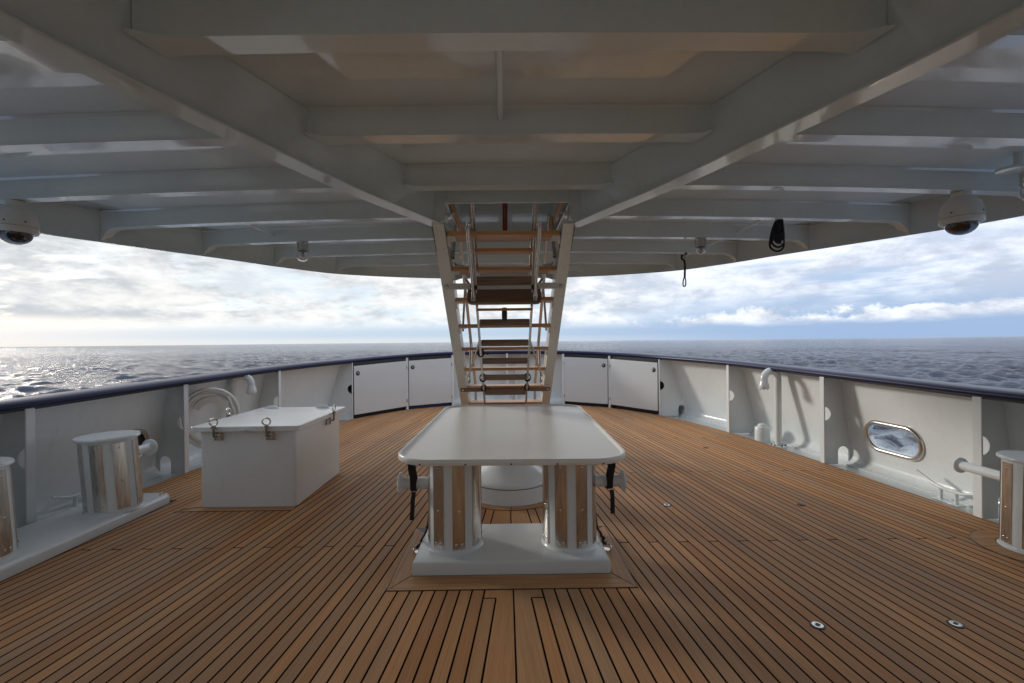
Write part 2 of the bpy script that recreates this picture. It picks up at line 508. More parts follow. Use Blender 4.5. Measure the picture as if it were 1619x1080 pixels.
# portholes: cut through the plating
PORTS = []
for side in (1, -1):
    y0, z0 = 4.70, .39
    x0 = edge_x(y0, side)+side*shell_d(y0, z0)
    tan = (Vector((edge_x(y0+.3, side), y0+.3, 0))-Vector((edge_x(y0-.3, side), y0-.3, 0))).normalized()
    upv = Vector((-side*(d_bot(y0)-D_TOP)/(rail_z(y0)-WZ), 0, 1)).normalized()
    nrm = tan.cross(upv).normalized()
    PORTS.append((side, Vector((x0, y0, z0)), tan, upv, nrm))
cutters = []
for side, c0, tan, upv, nrm in PORTS:
    mb = MB(); mb.prism(rrect(.290, .136, .130, 8), -.12, .12, lambda a, b, z: c0+tan*a+upv*b+nrm*z)
    cutters.append(build(mb, 'cutter', WHITE, smooth=False))
for q in cutters:
    bo = shell.modifiers.new('cut', 'BOOLEAN'); bo.operation = 'DIFFERENCE'; bo.object = q; bo.solver = 'EXACT'
dg = bpy.context.evaluated_depsgraph_get()
nm = bpy.data.meshes.new_from_object(shell.evaluated_get(dg)); shell.modifiers.clear()
nm.shade_smooth(); nm.set_sharp_from_angle(angle=R(50)); shell.data = nm
for q in cutters: bpy.data.objects.remove(q)
# hull below
mb = MB()
mb.sweep([[p+nn*(d_bot(p.y)+.012-.02*0)+Vector((0, 0, WZ-.02)), p+nn*(d_bot(p.y)-.25)+Vector((0, 0, -2.5)), p+nn*(d_bot(p.y)-.8)+Vector((0, 0, SEA_Z-1))] for p, nn in zip(EP, EN)])
build(mb, 'hull_side', NAVY, bul)
prof = [(-.02, 0), (-.036, .018), (-.038, .045), (-.026, .072), (.0, .088), (.06, .096), (.16, .096), (.212, .085), (.230, .06), (.233, .02), (.225, -.004), (.20, -.01), (.02, -.002)]
mb = MB(); mb.sweep([[p+nn*a+Vector((0, 0, rail_z(p.y)+b*.74)) for a, b in prof] for p, nn in zip(EP, EN)], closed=True, caps=True)
build(mb, 'cap_rail', NAVY, bul, sharp=50)
# thin black strip tucked under the cap
mb = MB(); mb.sweep([[p+nn*a+Vector((0, 0, rail_z(p.y)+b)) for a, b in [(.0, .0), (.0, -.018), (.02, -.018), (.02, .0)]] for p, nn in zip(EP, EN)], closed=True)
build(mb, 'rail_lip', RUBBER, bul)

def web(y, side, flange=True, notch=True):
    ex = edge_x(y, side); zt = rail_z(y)-.002
    sn = -side*(.12 if y > 8 else 0.0)
    def P(d, z, t): return Vector((ex+side*d, y+t+sn*d*side*0, z))
    out = []
    out.append((.004, WZ+.003))
    kx = 1/max(.6, abs(EN[edge_at_y(y, side)].x)); sdd = lambda q: shell_d(y, q)*kx+.006
    db = sdd(WZ+.13)
    if notch:
        nd = db-.115
        out += [(nd-.06, WZ+.003)] + [(nd-.06*math.cos(R(a)), WZ+.15+.06*math.sin(R(a))) for a in range(0, 181, 20)] + [(nd+.06, WZ+.003)]
    out.append((db-.03, WZ+.003)); out.append((sdd(WZ+.14), WZ+.14))
    out.append((sdd(zt), zt))
    out.append((.004, zt))
    if True:
        out += [(.004+.085*math.sin(R(a)), .57+.085*math.cos(R(a))) for a in range(0, 181, 15)]
    n = len(out)
    bm = bmesh.new()
    f0 = bm.faces.new([bm.verts.new(P(d, z, -.005)) for d, z in out])
    ext = bmesh.ops.extrude_face_region(bm, geom=[f0])
    bmesh.ops.translate(bm, verts=[v for v in ext['geom'] if isinstance(v, bmesh.types.BMVert)], vec=(0, .01, 0))
    bmesh.ops.triangulate(bm, faces=[f for f in bm.faces if len(f.verts) > 4])
    me = bpy.data.meshes.new('t'); bm.to_mesh(me); bm.free()
    mb = MB(); mb.add([v.co for v in me.vertices], [tuple(p.vertices) for p in me.polygons])
    return mb, ex, zt
POST_R = [8.76, 7.08, 5.28, 3.64, 2.0, .4]; POST_L = [8.72, 6.95, 5.2, 3.6, 2.0, .4]
for side, ys in ((1, POST_R), (-1, POST_L)):
    for i, y in enumerate(ys):
        mb, ex, zt = web(y, side, notch=not(6 < y < 8))
        w = build(mb, 'bracket', WHITE, bul, smooth=False)
        fb = MB(); fb.box((ex-side*.004, y, (zt+WZ)/2+.002), (.016, .075 if y < 8 else .04, zt-WZ-.006))
        build(fb, 'flange', WHITE, w, bevel=.007, segs=3)
# door posts in the bow
def epoint(xx):
    xs = sorted([(p.x, p.y) for p in EP if p.y > 8.0]); return Vector((xx, interp(xx, [a for a, b in xs], [b for a, b in xs]), 0))
DP = {-2.13: epoint(-2.12), -1.2: epoint(-1.20), .045: epoint(.05), 1.31: epoint(1.33), 2.23: epoint(2.25)}
for xx, p in DP.items():
    i = min(range(len(EP)), key=lambda q: (EP[q]-p).length); nn = EN[i]; tt = Vector((nn.y, -nn.x, 0)); zt = rail_z(p.y)
    mb = MB(); rot = Matrix((tt, nn, Vector((0, 0, 1)))).transposed()
    mb.box(p+nn*.135+Vector((0, 0, (zt+WZ)/2)), (.012, .25, zt-WZ-.01), rot)
    w = build(mb, 'door_post', WHITE, bul)
    mb = MB(); mb.box(p+nn*.002+Vector((0, 0, (zt+WZ)/2)), (.055 if abs(xx) > .1 else .05, .014, zt-WZ-.004), rot)
    build(mb, 'flange', WHITE, w, bevel=.005)
# stiffener panel seams & a soft weld bead on the plating
# hinged locker doors
def door(pa, pb, latch_at_a, label):
    a, b = Vector(pa), Vector(pb); t = (b-a).normalized(); nn = Vector((-t.y, t.x, 0))
    if nn.y < 0: nn = -nn
    a2, b2 = a+t*.035, b-t*.035; L = (b2-a2).length
    za, zb = rail_z(a.y)-.075, rail_z(b.y)-.075
    th = thing('locker_door', (a+b)/2, label, 'locker door', 'bulwark locker doors')
    def P(s, z, q): return a2+t*s-nn*(.018-q)+Vector((0, 0, z))
    poly = [(.0, .075), (L, .075), (L, zb), (0, za)]
    mb = MB(); mb.prism(poly, 0, .022, lambda s, z, q: P(s, z, q))
    pnl = build(mb, 'panel', CREAMW, th, bevel=.004)
    mb = MB(); mb.prism([(-.03, WZ+.01), (L+.03, WZ+.01), (L+.03, .060), (-.03, .060)], .09, .10, lambda s, z, q: P(s, z, q))
    build(mb, 'kick_plate', BLUEP if 'blue strip' in label else KICK, th)
    mb = MB(); mb.prism([(-.02, .05), (L+.02, .05), (L+.02, zb+.07), (-.02, za+.07)], .034, .040, lambda s, z, q: P(s, z, q))
    build(mb, 'gasket', RUBBER, th)
    s0 = .085 if latch_at_a else L-.085; z0 = (za if latch_at_a else zb)-.14
    mb = MB(); m3 = Matrix((t, Vector((0, 0, 1)), -nn)).transposed()
    mb.lathe([(.0, .012), (.030, .012), (.040, .008), (.047, .001), (.047, -.004)], P(s0, z0, 0), 24, m3)
    lt = build(mb, 'latch', LATCH, pnl)
    mb = MB(); mb.box(P(s0, z0, 0)-nn*.016, (.034, .008, .009), Matrix((t, nn, Vector((0, 0, 1)))).transposed())
    mb.box(P(s0, z0, 0)-nn*.016, (.009, .008, .026), Matrix((t, nn, Vector((0, 0, 1)))).transposed())
    build(mb, 'turn_handle', STEEL, lt, bevel=.002)
    for hz in (.2, (za if not latch_at_a else zb)-.14):
        s1 = L+.002 if latch_at_a else -.002
        mb = MB(); mb.tube([P(s1, hz-.035, -.006), P(s1, hz+.035, -.006)], .009, 10)
        build(mb, 'hinge', STEEL, pnl)
    return th

pl = epoint(edge_x(8.72, -1)); pl = Vector((edge_x(8.72, -1), 8.72, 0)); pr = Vector((edge_x(8.76, 1), 8.76, 0))
door(pl, DP[-2.13], True, 'leftmost white locker door in the bulwark, black latch in its upper left corner')
door(DP[-2.13], DP[-1.2], True, 'white locker door just left of the stairway, blue strip below it')
door(DP[1.31], DP[2.23], False, 'white locker door just right of the stairway')
door(DP[2.23], pr, False, 'rightmost white locker door in the bulwark, next to the open bays')

# portholes
for side, c0, tan, upv, nrm in PORTS:
    lab = 'oval stainless porthole in the right bulwark with bright sea behind its glass' if side > 0 else 'oval porthole in the left bulwark with dark deadlight, half hidden behind the bitt post'
    th = thing('porthole', c0, lab, 'porthole', 'oval portholes in the bulwark')
    ins = -nrm if (-nrm).x*side < 0 else nrm
    loop = [c0+tan*a+upv*b+ins*.016 for a, b in rrect(.306, .152, .145, 12)]
    mb = MB(); mb.tube(loop, .026, 14, closed=True); build(mb, 'ring', STEEL, th)
    loop2 = rrect(.2899, .1359, .130, 12)
    mb = MB(); mb.sweep([[c0+tan*a+upv*b+ins*q for q in (.012, -.03)] for a, b in loop2+loop2[:1]]); build(mb, 'sleeve', STEEL, th)
    mb = MB(); mb.add([c0+tan*a+upv*b for a, b in rrect(.288, .134, .128, 10)], [tuple(range(44))]); build(mb, 'pane' if side > 0 else 'deadlight', PANE if side > 0 else LATCH, th)

# ------------------------------------------------------------------ overhead deck
ov = thing('overhead_deck', (CX, 3.5, EYE+1.215), 'glossy white underside of the upper deck with beams and two girders', 'deck overhead')
rhalf = [(0, 7.2), (1.2, 6.97), (2.20, 6.33), (2.67, 5.62), (2.98, 4.93), (3.28, 4.30), (3.58, 3.62), (3.72, 3.15), (3.86, 2.4), (3.97, 1.2), (4.02, -1.6)]
redge = [(x+CX, y) for x, y in spline([(-x, y) for x, y in rhalf[:0:-1]] + rhalf, 9)]
def camber(x): return .0060*(x-CX)**2
HP, HB, HG, HF = 1.215, 1.07, .90, 1.0
def fz(x): return EYE+HF-.0095*(x-CX)**2
def plate_z(x, y=0): return EYE+HP-camber(x)
RY = sorted([(y, x) for x, y in redge if x > CX+.01])
def rx(y): return interp(y, [a for a, b in RY], [b for a, b in RY])-CX
mb = MB(); ys = [-1.6, -1, 0, 1, 2, 3, 3.45, 4, 4.65, 5, 5.5, 6, 6.3, 6.6, 6.8, 6.95, 7.05]
def xr(y): 
    E0 = max(rx(y), .5); out = []
    for i in range(13): out.append(-E0+(E0-.475)*i/12)
    for i in range(13): out.append(.475+(E0-.475)*i/12)
    return [q+CX for q in out]
for a, b in zip(ys[:-1], ys[1:]):
    A, B = xr(a), xr(b)
    for i in range(25):
        if i == 12 and a >= 3.44 and b <= 4.66: continue
        mb.add([(A[i], a, plate_z(A[i])), (A[i+1], a, plate_z(A[i+1])), (B[i+1], b, plate_z(B[i+1])), (B[i], b, plate_z(B[i]))], [(0, 1, 2, 3)])
tip = [(x, y) for x, y in redge if y > 7.05]
A = xr(7.05)
mb.add([(A[i], 7.05, plate_z(A[i])) for i in range(26)]+[(x, y, plate_z(x)) for x, y in tip[::-1]], [tuple(range(26+len(tip)))])
pl_ = build(mb, 'plating', ROOFW, ov, sharp=60)
s_ = pl_.modifiers.new('thick', 'SOLIDIFY'); s_.thickness = .03; s_.offset = 1
bpy.context.view_layer.update()
if sum(p.normal.z for p in pl_.data.polygons) < 0: s_.offset = -1
# edge plate
RP = [Vector((x, y, 0)) for x, y in redge]; RN = []
for i in range(len(RP)):
    t = (RP[min(i+1, len(RP)-1)]-RP[max(i-1, 0)]).normalized(); RN.append(Vector((-t.y, t.x, 0)))
mb = MB(); mb.sweep([[p+nn*a+Vector((0, 0, z)) for a, z in [(-.008, plate_z(p.x)-.002), (-.008, fz(p.x)+.002), (-.014, fz(p.x)-.004), (.018, fz(p.x)-.004), (.012, fz(p.x)+.006), (.012, plate_z(p.x)+.05), (-.008, plate_z(p.x)+.05)]] for p, nn in zip(RP, RN)], closed=True)
build(mb, 'edge_plate', ROOFW, ov, sharp=50)
# girders: V in plan, deep web, flat flange
GY = [-1.6, 0, 1.31, 2.1, 2.68, 3.1, 3.62]; GX = [2.05, 1.80, 1.47, 1.21, .99, .80, .545]
GX = [2.05, 1.83, 1.49, 1.22, 1.005, .81, .565]
def gx(y): return interp(y, GY, GX)
for sgn in (-1, 1):
    path = spline(list(zip(GX, GY)), 8); P_ = [Vector((CX+sgn*a, b, 0)) for a, b in path]
    NN = []
    for i in range(len(P_)):
        t = (P_[min(i+1, len(P_)-1)]-P_[max(i-1, 0)]).normalized(); q = Vector((t.y, -t.x, 0)); NN.append(q if q.x*sgn > 0 else -q)
    mb = MB(); mb.sweep([[p+q*a+Vector((0, 0, EYE+HG+b)) for a, b in [(.0, 0), (0, .014), (-.115, .014), (-.115, 0)]] for p, q in zip(P_, NN)], closed=True, caps=True)
    fl = build(mb, 'girder_flange', ROOFW, ov, bevel=.004)
    mb = MB(); mb.sweep([[p+q*a+Vector((0, 0, z)) for a, z in [(-.088, EYE+HG+.014), (-.088, plate_z(p.x)-.001), (-.076, plate_z(p.x)-.001), (-.076, EYE+HG+.014)]] for p, q in zip(P_, NN)], closed=True, caps=True)
    build(mb, 'girder', ROOFW, ov)
# beams
def beam_seg(name, x0, x1, y, hb, fw, end0=None, end1=None):
    """angle bar: web on the aft side, flange forward; end: 'edge' knee on to the edge plate, 'round' rounded stop on a girder"""
    n_ = 26; rows = []; xs = [x0+(x1-x0)*i/n_ for i in range(n_+1)]
    # tighten samples near the ends
    xs = sorted(set([x0, x1]+xs+[x0+.015, x0+.03, x0+.05, x0+.07, x0+.09, x0+.12, x0+.15, x1-.015, x1-.03, x1-.05, x1-.07, x1-.09, x1-.12, x1-.15]))
    for x in xs:
        drop, w, fl = 0, fw, 0
        for e, xe in ((end0, x0), (end1, x1)):
            dd = abs(x-xe)
            if e == 'edge' and dd < .15:
                t = 1-dd/.15; drop = (EYE+hb-camber(x)-(fz(x)+.004))*(t**2.4)
            if e == 'round' and dd < .15:
                fl = .036*(1-dd/.15)**2.0
        zb = EYE+hb-camber(x)-drop
        zp = plate_z(x)-.001
        pr = [(x, y-.013, zp), (x, y, zp-.012), (x, y, zb+.0102), (x, y-fl-.0002, zb+.0102), (x, y-fl, zb), (x, y+w+fl, zb), (x, y+w+fl, zb+.010), (x, y+.010, zb+.010), (x, y+.010, zp)]
        if end0 == 'round': pr = [(CX+max(-gx(b)+.080, min(gx(b)-.080, a-CX)), b, c_) for a, b, c_ in pr]
        rows.append(pr)
    mb = MB(); mb.sweep(rows, closed=True, caps=True)
    return build(mb, name, ROOFW, ov, bevel=.0035, sharp=40)
for i in range(-3, 8):
    y = 1.578+.77*i
    fw = .09
    if y < 3.55:
        g = gx(y)-.09
        beam_seg('deck_beam', CX-g, CX+g, y, HB, .10, 'round', 'round')
        gin = g+.03
    elif y < 4.66: gin = .475+.012
    else: gin = None
    ex = rx(y)-.012 if y > -1.5 else 5.2
    ex = min(ex, rx(y)-.012)
    fwo = .19 if i == 0 else .085
    if gin is None:
        beam_seg('deck_beam', CX-ex, CX+ex, y, HB, fwo, 'edge', 'edge')
    else:
        beam_seg('deck_beam', CX-ex, CX-gin, y, HB, fwo, 'edge', None)
        beam_seg('deck_beam', CX+gin, CX+ex, y, HB, fwo, None, 'edge')
# pipes under the plating
mb = MB(); mb.tube([(CX-.045, 1.6, EYE+1.150), (CX-.045, 2.352, EYE+1.150)], .016, 12); build(mb, 'conduit', ROOFW, ov)
for xx in (-2.34, 2.40):
    mb = MB(); mb.tube([(xx, 3.95, EYE+1.105), (xx, 6.1, EYE+1.105)], .011, 10); build(mb, 'conduit', ROOFW, ov)
for sgn in (-1, 1):
    mb = MB(); mb.prism([(.475, 3.44), (.475, 3.63), (.575, 3.63), (.655, 3.44)], EYE+HG+.0145, EYE+HP-.004, lambda a_, b_, z_: (CX+sgn*a_, b_, z_)); build(mb, 'girder_end', ROOFW, ov)
# hatch trunk
hx0, hx1, hy0, hy1 = CX-.475, CX+.475, 3.45, 4.65
mb = MB(); t = .014
for (c_, s_2) in (((hx0+t/2-CX*0, (hy0+hy1)/2, 0), (t, hy1-hy0+2*t, 0)), ((hx1-t/2, (hy0+hy1)/2, 0), (t, hy1-hy0+2*t, 0))):
    mb.box((c_[0], c_[1], EYE+1.31), (s_2[0], s_2[1], .52))
mb.box((CX, hy1-.004, EYE+1.31), (hx1-hx0-2*t, t, .52)); mb.box((CX, hy0+.004, EYE+1.29), (hx1-hx0-2*t, t, .48))
build(mb, 'hatch_coaming', ROOFW, ov, bevel=.003)
mb = MB(); mb.box((CX, 4.10, EYE+1.60), (1.04, 1.22, .04)); build(mb, 'hatch_light_shield', ROOFW, ov, bevel=.004)  # unseen cover added over the trunk to keep daylight out of it
for sgn in (-1, 1):
    mb = MB(); mb.box((CX-.01+sgn*.44, 4.02, EYE+1.115), (.026, 1.1, .045)); build(mb, 'hatch_trim', TEAKX, ov, bevel=.004)
    mb = MB(); mb.box((CX+sgn*.455, 3.62, EYE+1.04), (.012, .035, .07)); mb.tube([(CX+sgn*.45, 3.62, EYE+1.06), (CX+sgn*.43, 3.62, EYE+1.02)], .012, 10)
    build(mb, 'hatch_latch', STEEL, ov, bevel=.002)
mb = MB(); mb.box((CX-.02, 4.633, EYE+1.3), (.14, .012, .4)); build(mb, 'pole_bracket', WHITE, ov, bevel=.003)
mb = MB(); mb.lathe([(.0, .14), (.022, .135), (.024, .12), (.024, -.14), (.018, -.16), (0, -.162)], (CX-.02, 4.595, EYE+1.27), 20)
tag(build(mb, 'wooden_pole', REDW), 'short varnished red wooden pole upright behind the top of the stairway', 'pole')

# deckhouse front behind the camera (closes the space as on the ship)
mb = MB(); mb.box((CX, -1.66, 1.4), (10.4, .1, 3.0)); dh = tag(build(mb, 'deckhouse_front', WHITE), 'white deckhouse front closing the covered foredeck behind the viewer', 'wall')

# ------------------------------------------------------------------ main stairway
SX = .0
st = thing('stairway', (SX, 6.57, 0), 'steep open stairway of varnished teak treads between cream stringers', 'stairway')
def sl_z(y): return EYE+.87-.778*(y-3.58)
sv = Vector((0, 1, -.778)).normalized(); sn = Vector((0, .778, 1)).normalized()
for sgn in (-1, 1):
    a = Vector((SX+sgn*.502, 3.50, sl_z(3.50)-.0)); b = Vector((SX+sgn*.502, 6.45, sl_z(6.45)))
    mb = MB(); cdp = .20
    poly = []
    y_top, y_bot = 3.47, 6.52
    # side profile in (y,z), cut level at head and foot
    side_poly = [(3.47, EYE+.905), (3.47, sl_z(3.47)-.02), (6.36, .004), (6.78, .004), (6.78, sl_z(6.78)+.24), (3.90, EYE+.905)]
    zf = lambda y: sl_z(y)+.02
    side_poly = [(3.50, EYE+.898), (3.50, sl_z(3.50)-.02)]
    yb = 3.58+(EYE+.87-.02-.004)/.778
    side_poly += [(yb, .004), (yb+.33, .004), (yb+.33-.02, .03)]
    ytop2 = 3.58+(EYE+.87+.22-(EYE+.898))/.778
    side_poly += [(ytop2, EYE+.898)]
    mb.prism(side_poly, sgn*.452, sgn*.552, lambda a_, b_, z_: (SX+z_, a_, b_))
    build(mb, 'stringer', CREAM, st, bevel=.006, segs=3)
for i in range(10):
    y, z = 3.58+.298*i, EYE+.87-.2325*i
    mb = MB(); mb.box((SX, y+.125, z-.014), (.892, .25, .032))
    tr = build(mb, 'tread', TEAKX, st, bevel=.004)
    for sgn in (-1, 1):
        mb = MB(); mb.prism([(0, 0), (.2, 0), (.16, -.055), (.04, -.055)], sgn*.436, sgn*.4505, lambda a_, b_, z_: (SX+z_, y+.025+a_, z-.031+b_))
        mb.box((SX+sgn*.415, y+.125, z-.034), (.05, .18, .006))
        build(mb, 'cleat', CREAM, tr)
# handrails standing on the bow side of the stringers
for sgn in (-1, 1):
    x = SX+sgn*.44
    off = Vector((0, .62, .62))
    p0, p1 = Vector((x, 3.9, sl_z(3.9)+.0)), Vector((x, 6.3, sl_z(6.3)))
    mb = MB(); mb.tube([p0+Vector((0, .0, .1)), p0+Vector((0, .30, .52)), p0+Vector((0, .46, .60)), p1+Vector((0, .42, .62)), p1+Vector((0, .5, .5)), p1+Vector((0, .45, .1))], .019, 12)
    hr = build(mb, 'handrail', STEEL2, st, sharp=60)
    for yy in (4.7, 5.5):
        mb = MB(); mb.tube([(x, yy+.1, sl_z(yy)+.12), (x, yy+.42, sl_z(yy)+.60)], .014, 10); build(mb, 'stanchion', STEEL2, hr)
    mb = MB(); mb.tube([(SX+sgn*.45, 4.15, EYE+.72), (SX+sgn*.30, 4.35, EYE+.50)], .014, 10)
    build(mb, 'brace', STEEL2, st)
    mb = MB(); mb.prism([(0, 0), (.10, -.02), (.06, -.14), (.0, -.16)], -.004, .004, lambda a_, b_, z_: (SX+sgn*(.45-a_), 4.16+z_, EYE+.72+b_)); build(mb, 'gusset', WHITE, st)
    # pairs of lashed polished handrail tubes of the boarding ladder
# cream flat bar and lower wooden bar bolted across the stringers
mb = MB(); yb_ = 3.58+(.87-.49)/.778-.03
def flatbar(y, z, half, hgt, th_, name, m_, lab, cat):
    mb = MB(); poly = [(half-hgt/2+hgt/2*math.cos(R(a)), hgt/2*math.sin(R(a))) for a in range(-90, 91, 15)]+[(-half+hgt/2-hgt/2*math.cos(R(a)), hgt/2*math.sin(R(a))) for a in range(90, -91, -15)]
    mb.prism(poly, 0, th_, lambda a_, b_, z_: (SX+a_, y-z_, z+b_))
    o = tag(build(mb, name, m_, bevel=.003), lab, cat)
    for sgn in (-1, 1):
        mb = MB(); mb.lathe([(0, .008), (.012, .006), (.015, 0)], (SX+sgn*(half-.03), y-th_, z), 16, Matrix(((1, 0, 0), (0, 0, -1), (0, 1, 0)))); build(mb, 'bolt', STEEL, o)
    return o
def face_y(zrel): return 3.58+(.87-.02-zrel)/.778
flatbar(face_y(.49)-.012, EYE+.49, .53, .055, .012, 'cross_bar', CREAM, 'cream flat bar with rounded ends bolted across the stairway near head height', 'bar')
flatbar(face_y(-.565)-.012, EYE-.565, .53, .048, .02, 'cross_bar', TEAKD, 'grey wooden bar with rounded ends across the lower stairway just above the tabletop', 'bar')

# ------------------------------------------------------------------ stowed boarding ladder
bl = thing('boarding_ladder', (SX, 5.6, .6), 'narrow folded boarding ladder with weathered dark treads lashed in front of the stairway', 'ladder')
def bz(y): return EYE+.178-.785*(y-4.28)
for sgn in (-1, 1):
    w0 = .245
    mb = MB(); mb.beam((SX+sgn*w0, 4.00, bz(4.00)), (SX+sgn*w0, 6.0, bz(6.0)), .022, .06, (0, .6, .8))
    build(mb, 'side_rail', STEEL2, bl, bevel=.004)
for i in range(7):
    y = 4.28+.243*i; z = bz(y)
    mb = MB(); mb.box((SX, y-.0, z), (.465, .05, .062), Matrix.Rotation(R(-8), 3, 'X'))
    build(mb, 'tread', TEAKD, bl, bevel=.006)
mb = MB(); mb.box((SX, 3.80, EYE+.755), (.47, .11, .03)); build(mb, 'upper_tread', TEAKX, bl, bevel=.004)
# landing board
mb = MB(); rot = Matrix.Rotation(R(52), 3, 'X')
mb.prism(rrect(.325, .125, .05, 5), -.014, .014, lambda a_, b_, z_: Vector((SX, 4.02, EYE+.425))+rot @ Vector((a_, -b_, z_)))
build(mb, 'landing_board', TEAKD, bl, bevel=.004)
mb = MB(); mb.box((SX, 3.98, EYE+.53), (.48, .03, .075)); build(mb, 'tread', TEAKD, bl, bevel=.004)
mb = MB(); mb.box((SX, 4.05, EYE+.285), (.50, .03, .022)); build(mb, 'board_edge', TEAKM, bl, bevel=.003)
for sgn in (-1, 1):
    xa = SX+sgn*.265
    tubes = [[(xa, 3.90, EYE+.39), (xa, 3.86, EYE+.46), (SX+sgn*.272, 3.42, EYE+.86), (SX+sgn*.268, 3.40, EYE+.885), (SX+sgn*.255, 3.42, EYE+.88)],
             [(xa-sgn*.02, 3.92, EYE+.42), (xa-sgn*.02, 3.9, EYE+.5), (SX+sgn*.255, 3.50, EYE+1.08), (SX+sgn*.25, 3.48, EYE+1.16)],
             [(xa-sgn*.035, 4.02, EYE+.50), (xa-sgn*.035, 3.98, EYE+.58), (SX+sgn*.245, 3.62, EYE+1.08), (SX+sgn*.24, 3.60, EYE+1.2)]]
    for tb in tubes:
        mb = MB(); mb.tube(tb, .0145, 12); build(mb, 'folded_handrail', STEEL2, bl, sharp=60)
    mb = MB(); mb.tube([(xa-sgn*.005, 3.9, EYE+.46), (xa-sgn*.005, 3.885, EYE+.475)], .030, 14); build(mb, 'rubber_collar', RUBBER, bl)
    mb = MB(); mb.box((xa, 3.90, EYE+.395), (.034, .022, .09)); build(mb, 'socket', STEEL, bl, bevel=.004)
    for (yy, r_) in ((4.66, .034), (5.02, .038), (5.18, .03)):
        if sgn > 0 and yy < 4.8: continue
        c_ = Vector((SX+sgn*.245, yy, bz(yy)))
        mb = MB()
        for q in range(3): mb.tube([c_+Vector((r_*math.cos(a)*.9, .01*q-.01, r_*math.sin(a)+.006*q)) for a in np.linspace(0, 6.283, 15)[:-1]], .0055, 6, closed=True)
        mb.tube([c_+Vector((sgn*-.03, -.02, .0)), c_+Vector((-sgn*.06, -.03, .012)), c_+Vector((-sgn*.075, -.03, -.015))], .006, 6)
        build(mb, 'lashing', BLACK, bl)
    mb = MB(); mb.tube([(SX+sgn*.25, 4.50, bz(4.5)), (SX+sgn*.40, 4.95, bz(4.95)-.03)], .011, 8); build(mb, 'brace', STEEL2, bl)
mb = MB(); mb.lathe([(0, .06), (.022, .055), (.025, .0), (.023, -.055), (.012, -.065), (0, -.065)], (SX, 4.06, EYE+.245), 18); build(mb, 'rubber_foot', RUBBER, bl)

# ------------------------------------------------------------------ mooring bitts
def bitt_post(parent, c, r, h, zb, lean=(0, 0), cap=True, a_off=14):
    """c = xy centre of foot; returns nothing, adds post > strips, cap"""
    c = Vector((c[0], c[1], zb)); L = Vector((lean[0], lean[1], 1))
    sh = Matrix(((1, 0, L.x), (0, 1, L.y), (0, 0, 1)))
    def lt(prof, seg=56, **k):
        mb = MB(); mb.lathe(prof, c, seg, sh, **k); return mb
    post = build(lt([(r+.016, 0), (r+.010, .004), (r+.003, .012), (r, .022), (r, h-.002)]), 'post', BASEW, parent, sharp=50)
    for k in range(8):
        a = R(a_off-90+45*k); w = R(13)
        n2 = 6; rows = []
        for i in range(n2+1):
            t = a-w+2*w*i/n2; ct, s_t = math.cos(t), math.sin(t)
            row = [(r-.001, .030), (r+.005, .032), (r+.005, h-.022), (r-.001, h-.02)]
            rows.append([c+sh @ Vector((q*ct, q*s_t, zz)) for q, zz in row])
        mb = MB(); mb.sweep(rows, closed=True, caps=True); s1 = build(mb, 'chafe_strip', STEEL, post, sharp=30)
        for zz in (.065, h*.45, h-.06):
            p = c+sh @ Vector(((r+.005)*math.cos(a), (r+.005)*math.sin(a), zz)); dirv = Vector((math.cos(a), math.sin(a), 0))
            xx = Vector((-dirv.y, dirv.x, 0)); m3 = Matrix((xx, Vector((0, 0, 1)), dirv)).transposed()
            for q in (-.018, .018) if zz < .1 else (0,):
                mb = MB(); mb.lathe([(0, .0035), (.006, .0025), (.009, 0)], p+xx*q, 10, m3); build(mb, 'screw', STEEL2, s1)
    if cap:
        build(lt([(r+.02, h), (r+.026, h+.006), (r+.026, h+.018), (r+.02, h+.025), (0, h+.027)]), 'cap', BASEW, post, sharp=40)
    return post
def pin(parent, a, b, r=.040, fr=.074):
    a, b = Vector(a), Vector(b); d = (b-a).normalized()
    z = Vector((0, 0, 1)); x = d.cross(z).normalized(); m3 = Matrix((x, d.cross(x), d)).transposed(); L = (b-a).length
    mb = MB(); mb.lathe([(r, 0), (r, L-.03), (r+.006, L-.024), (fr-.01, L-.020), (fr, L-.014), (fr, L-.004), (fr-.006, L), (0, L)], a, 32, m3)
    return build(mb, 'pin', BASEW, parent, sharp=40)
BX = CX+.003
b1 = thing('mooring_bitts', (BX, 3.12, 0), 'double white mooring bitts with stainless strips carrying the tabletop', 'bitts', 'pairs of mooring bitts')
x0, x1, y0, y1 = BX-.628, BX+.607, 2.83, 3.43
mb = MB(); pr_ = [(0, 0), (0, .058), (.018, .076), (.05, .083)]
rows = []
for ins_, z in [(0, .0), (0, .068), (.003, .076), (.010, .082), (.022, .084)]:
    rows.append([(x0+ins_, y0+ins_*1.0, z), (x1-ins_, y0+ins_, z), (x1-ins_, y1-ins_, z), (x0+ins_, y1-ins_, z)])
mb.sweep(rows, closed=True, caps=True); build(mb, 'base', BASEW, b1, sharp=50)
PY = 3.10
for sgn in (-1, 1):
    bitt_post(b1, (BX+sgn*.388, PY), .176, .610, .083, cap=False, a_off=14 if sgn < 0 else 20)
    pin(b1, (BX+sgn*(.388+.16), PY, .495), (BX+sgn*.765, PY, .495))
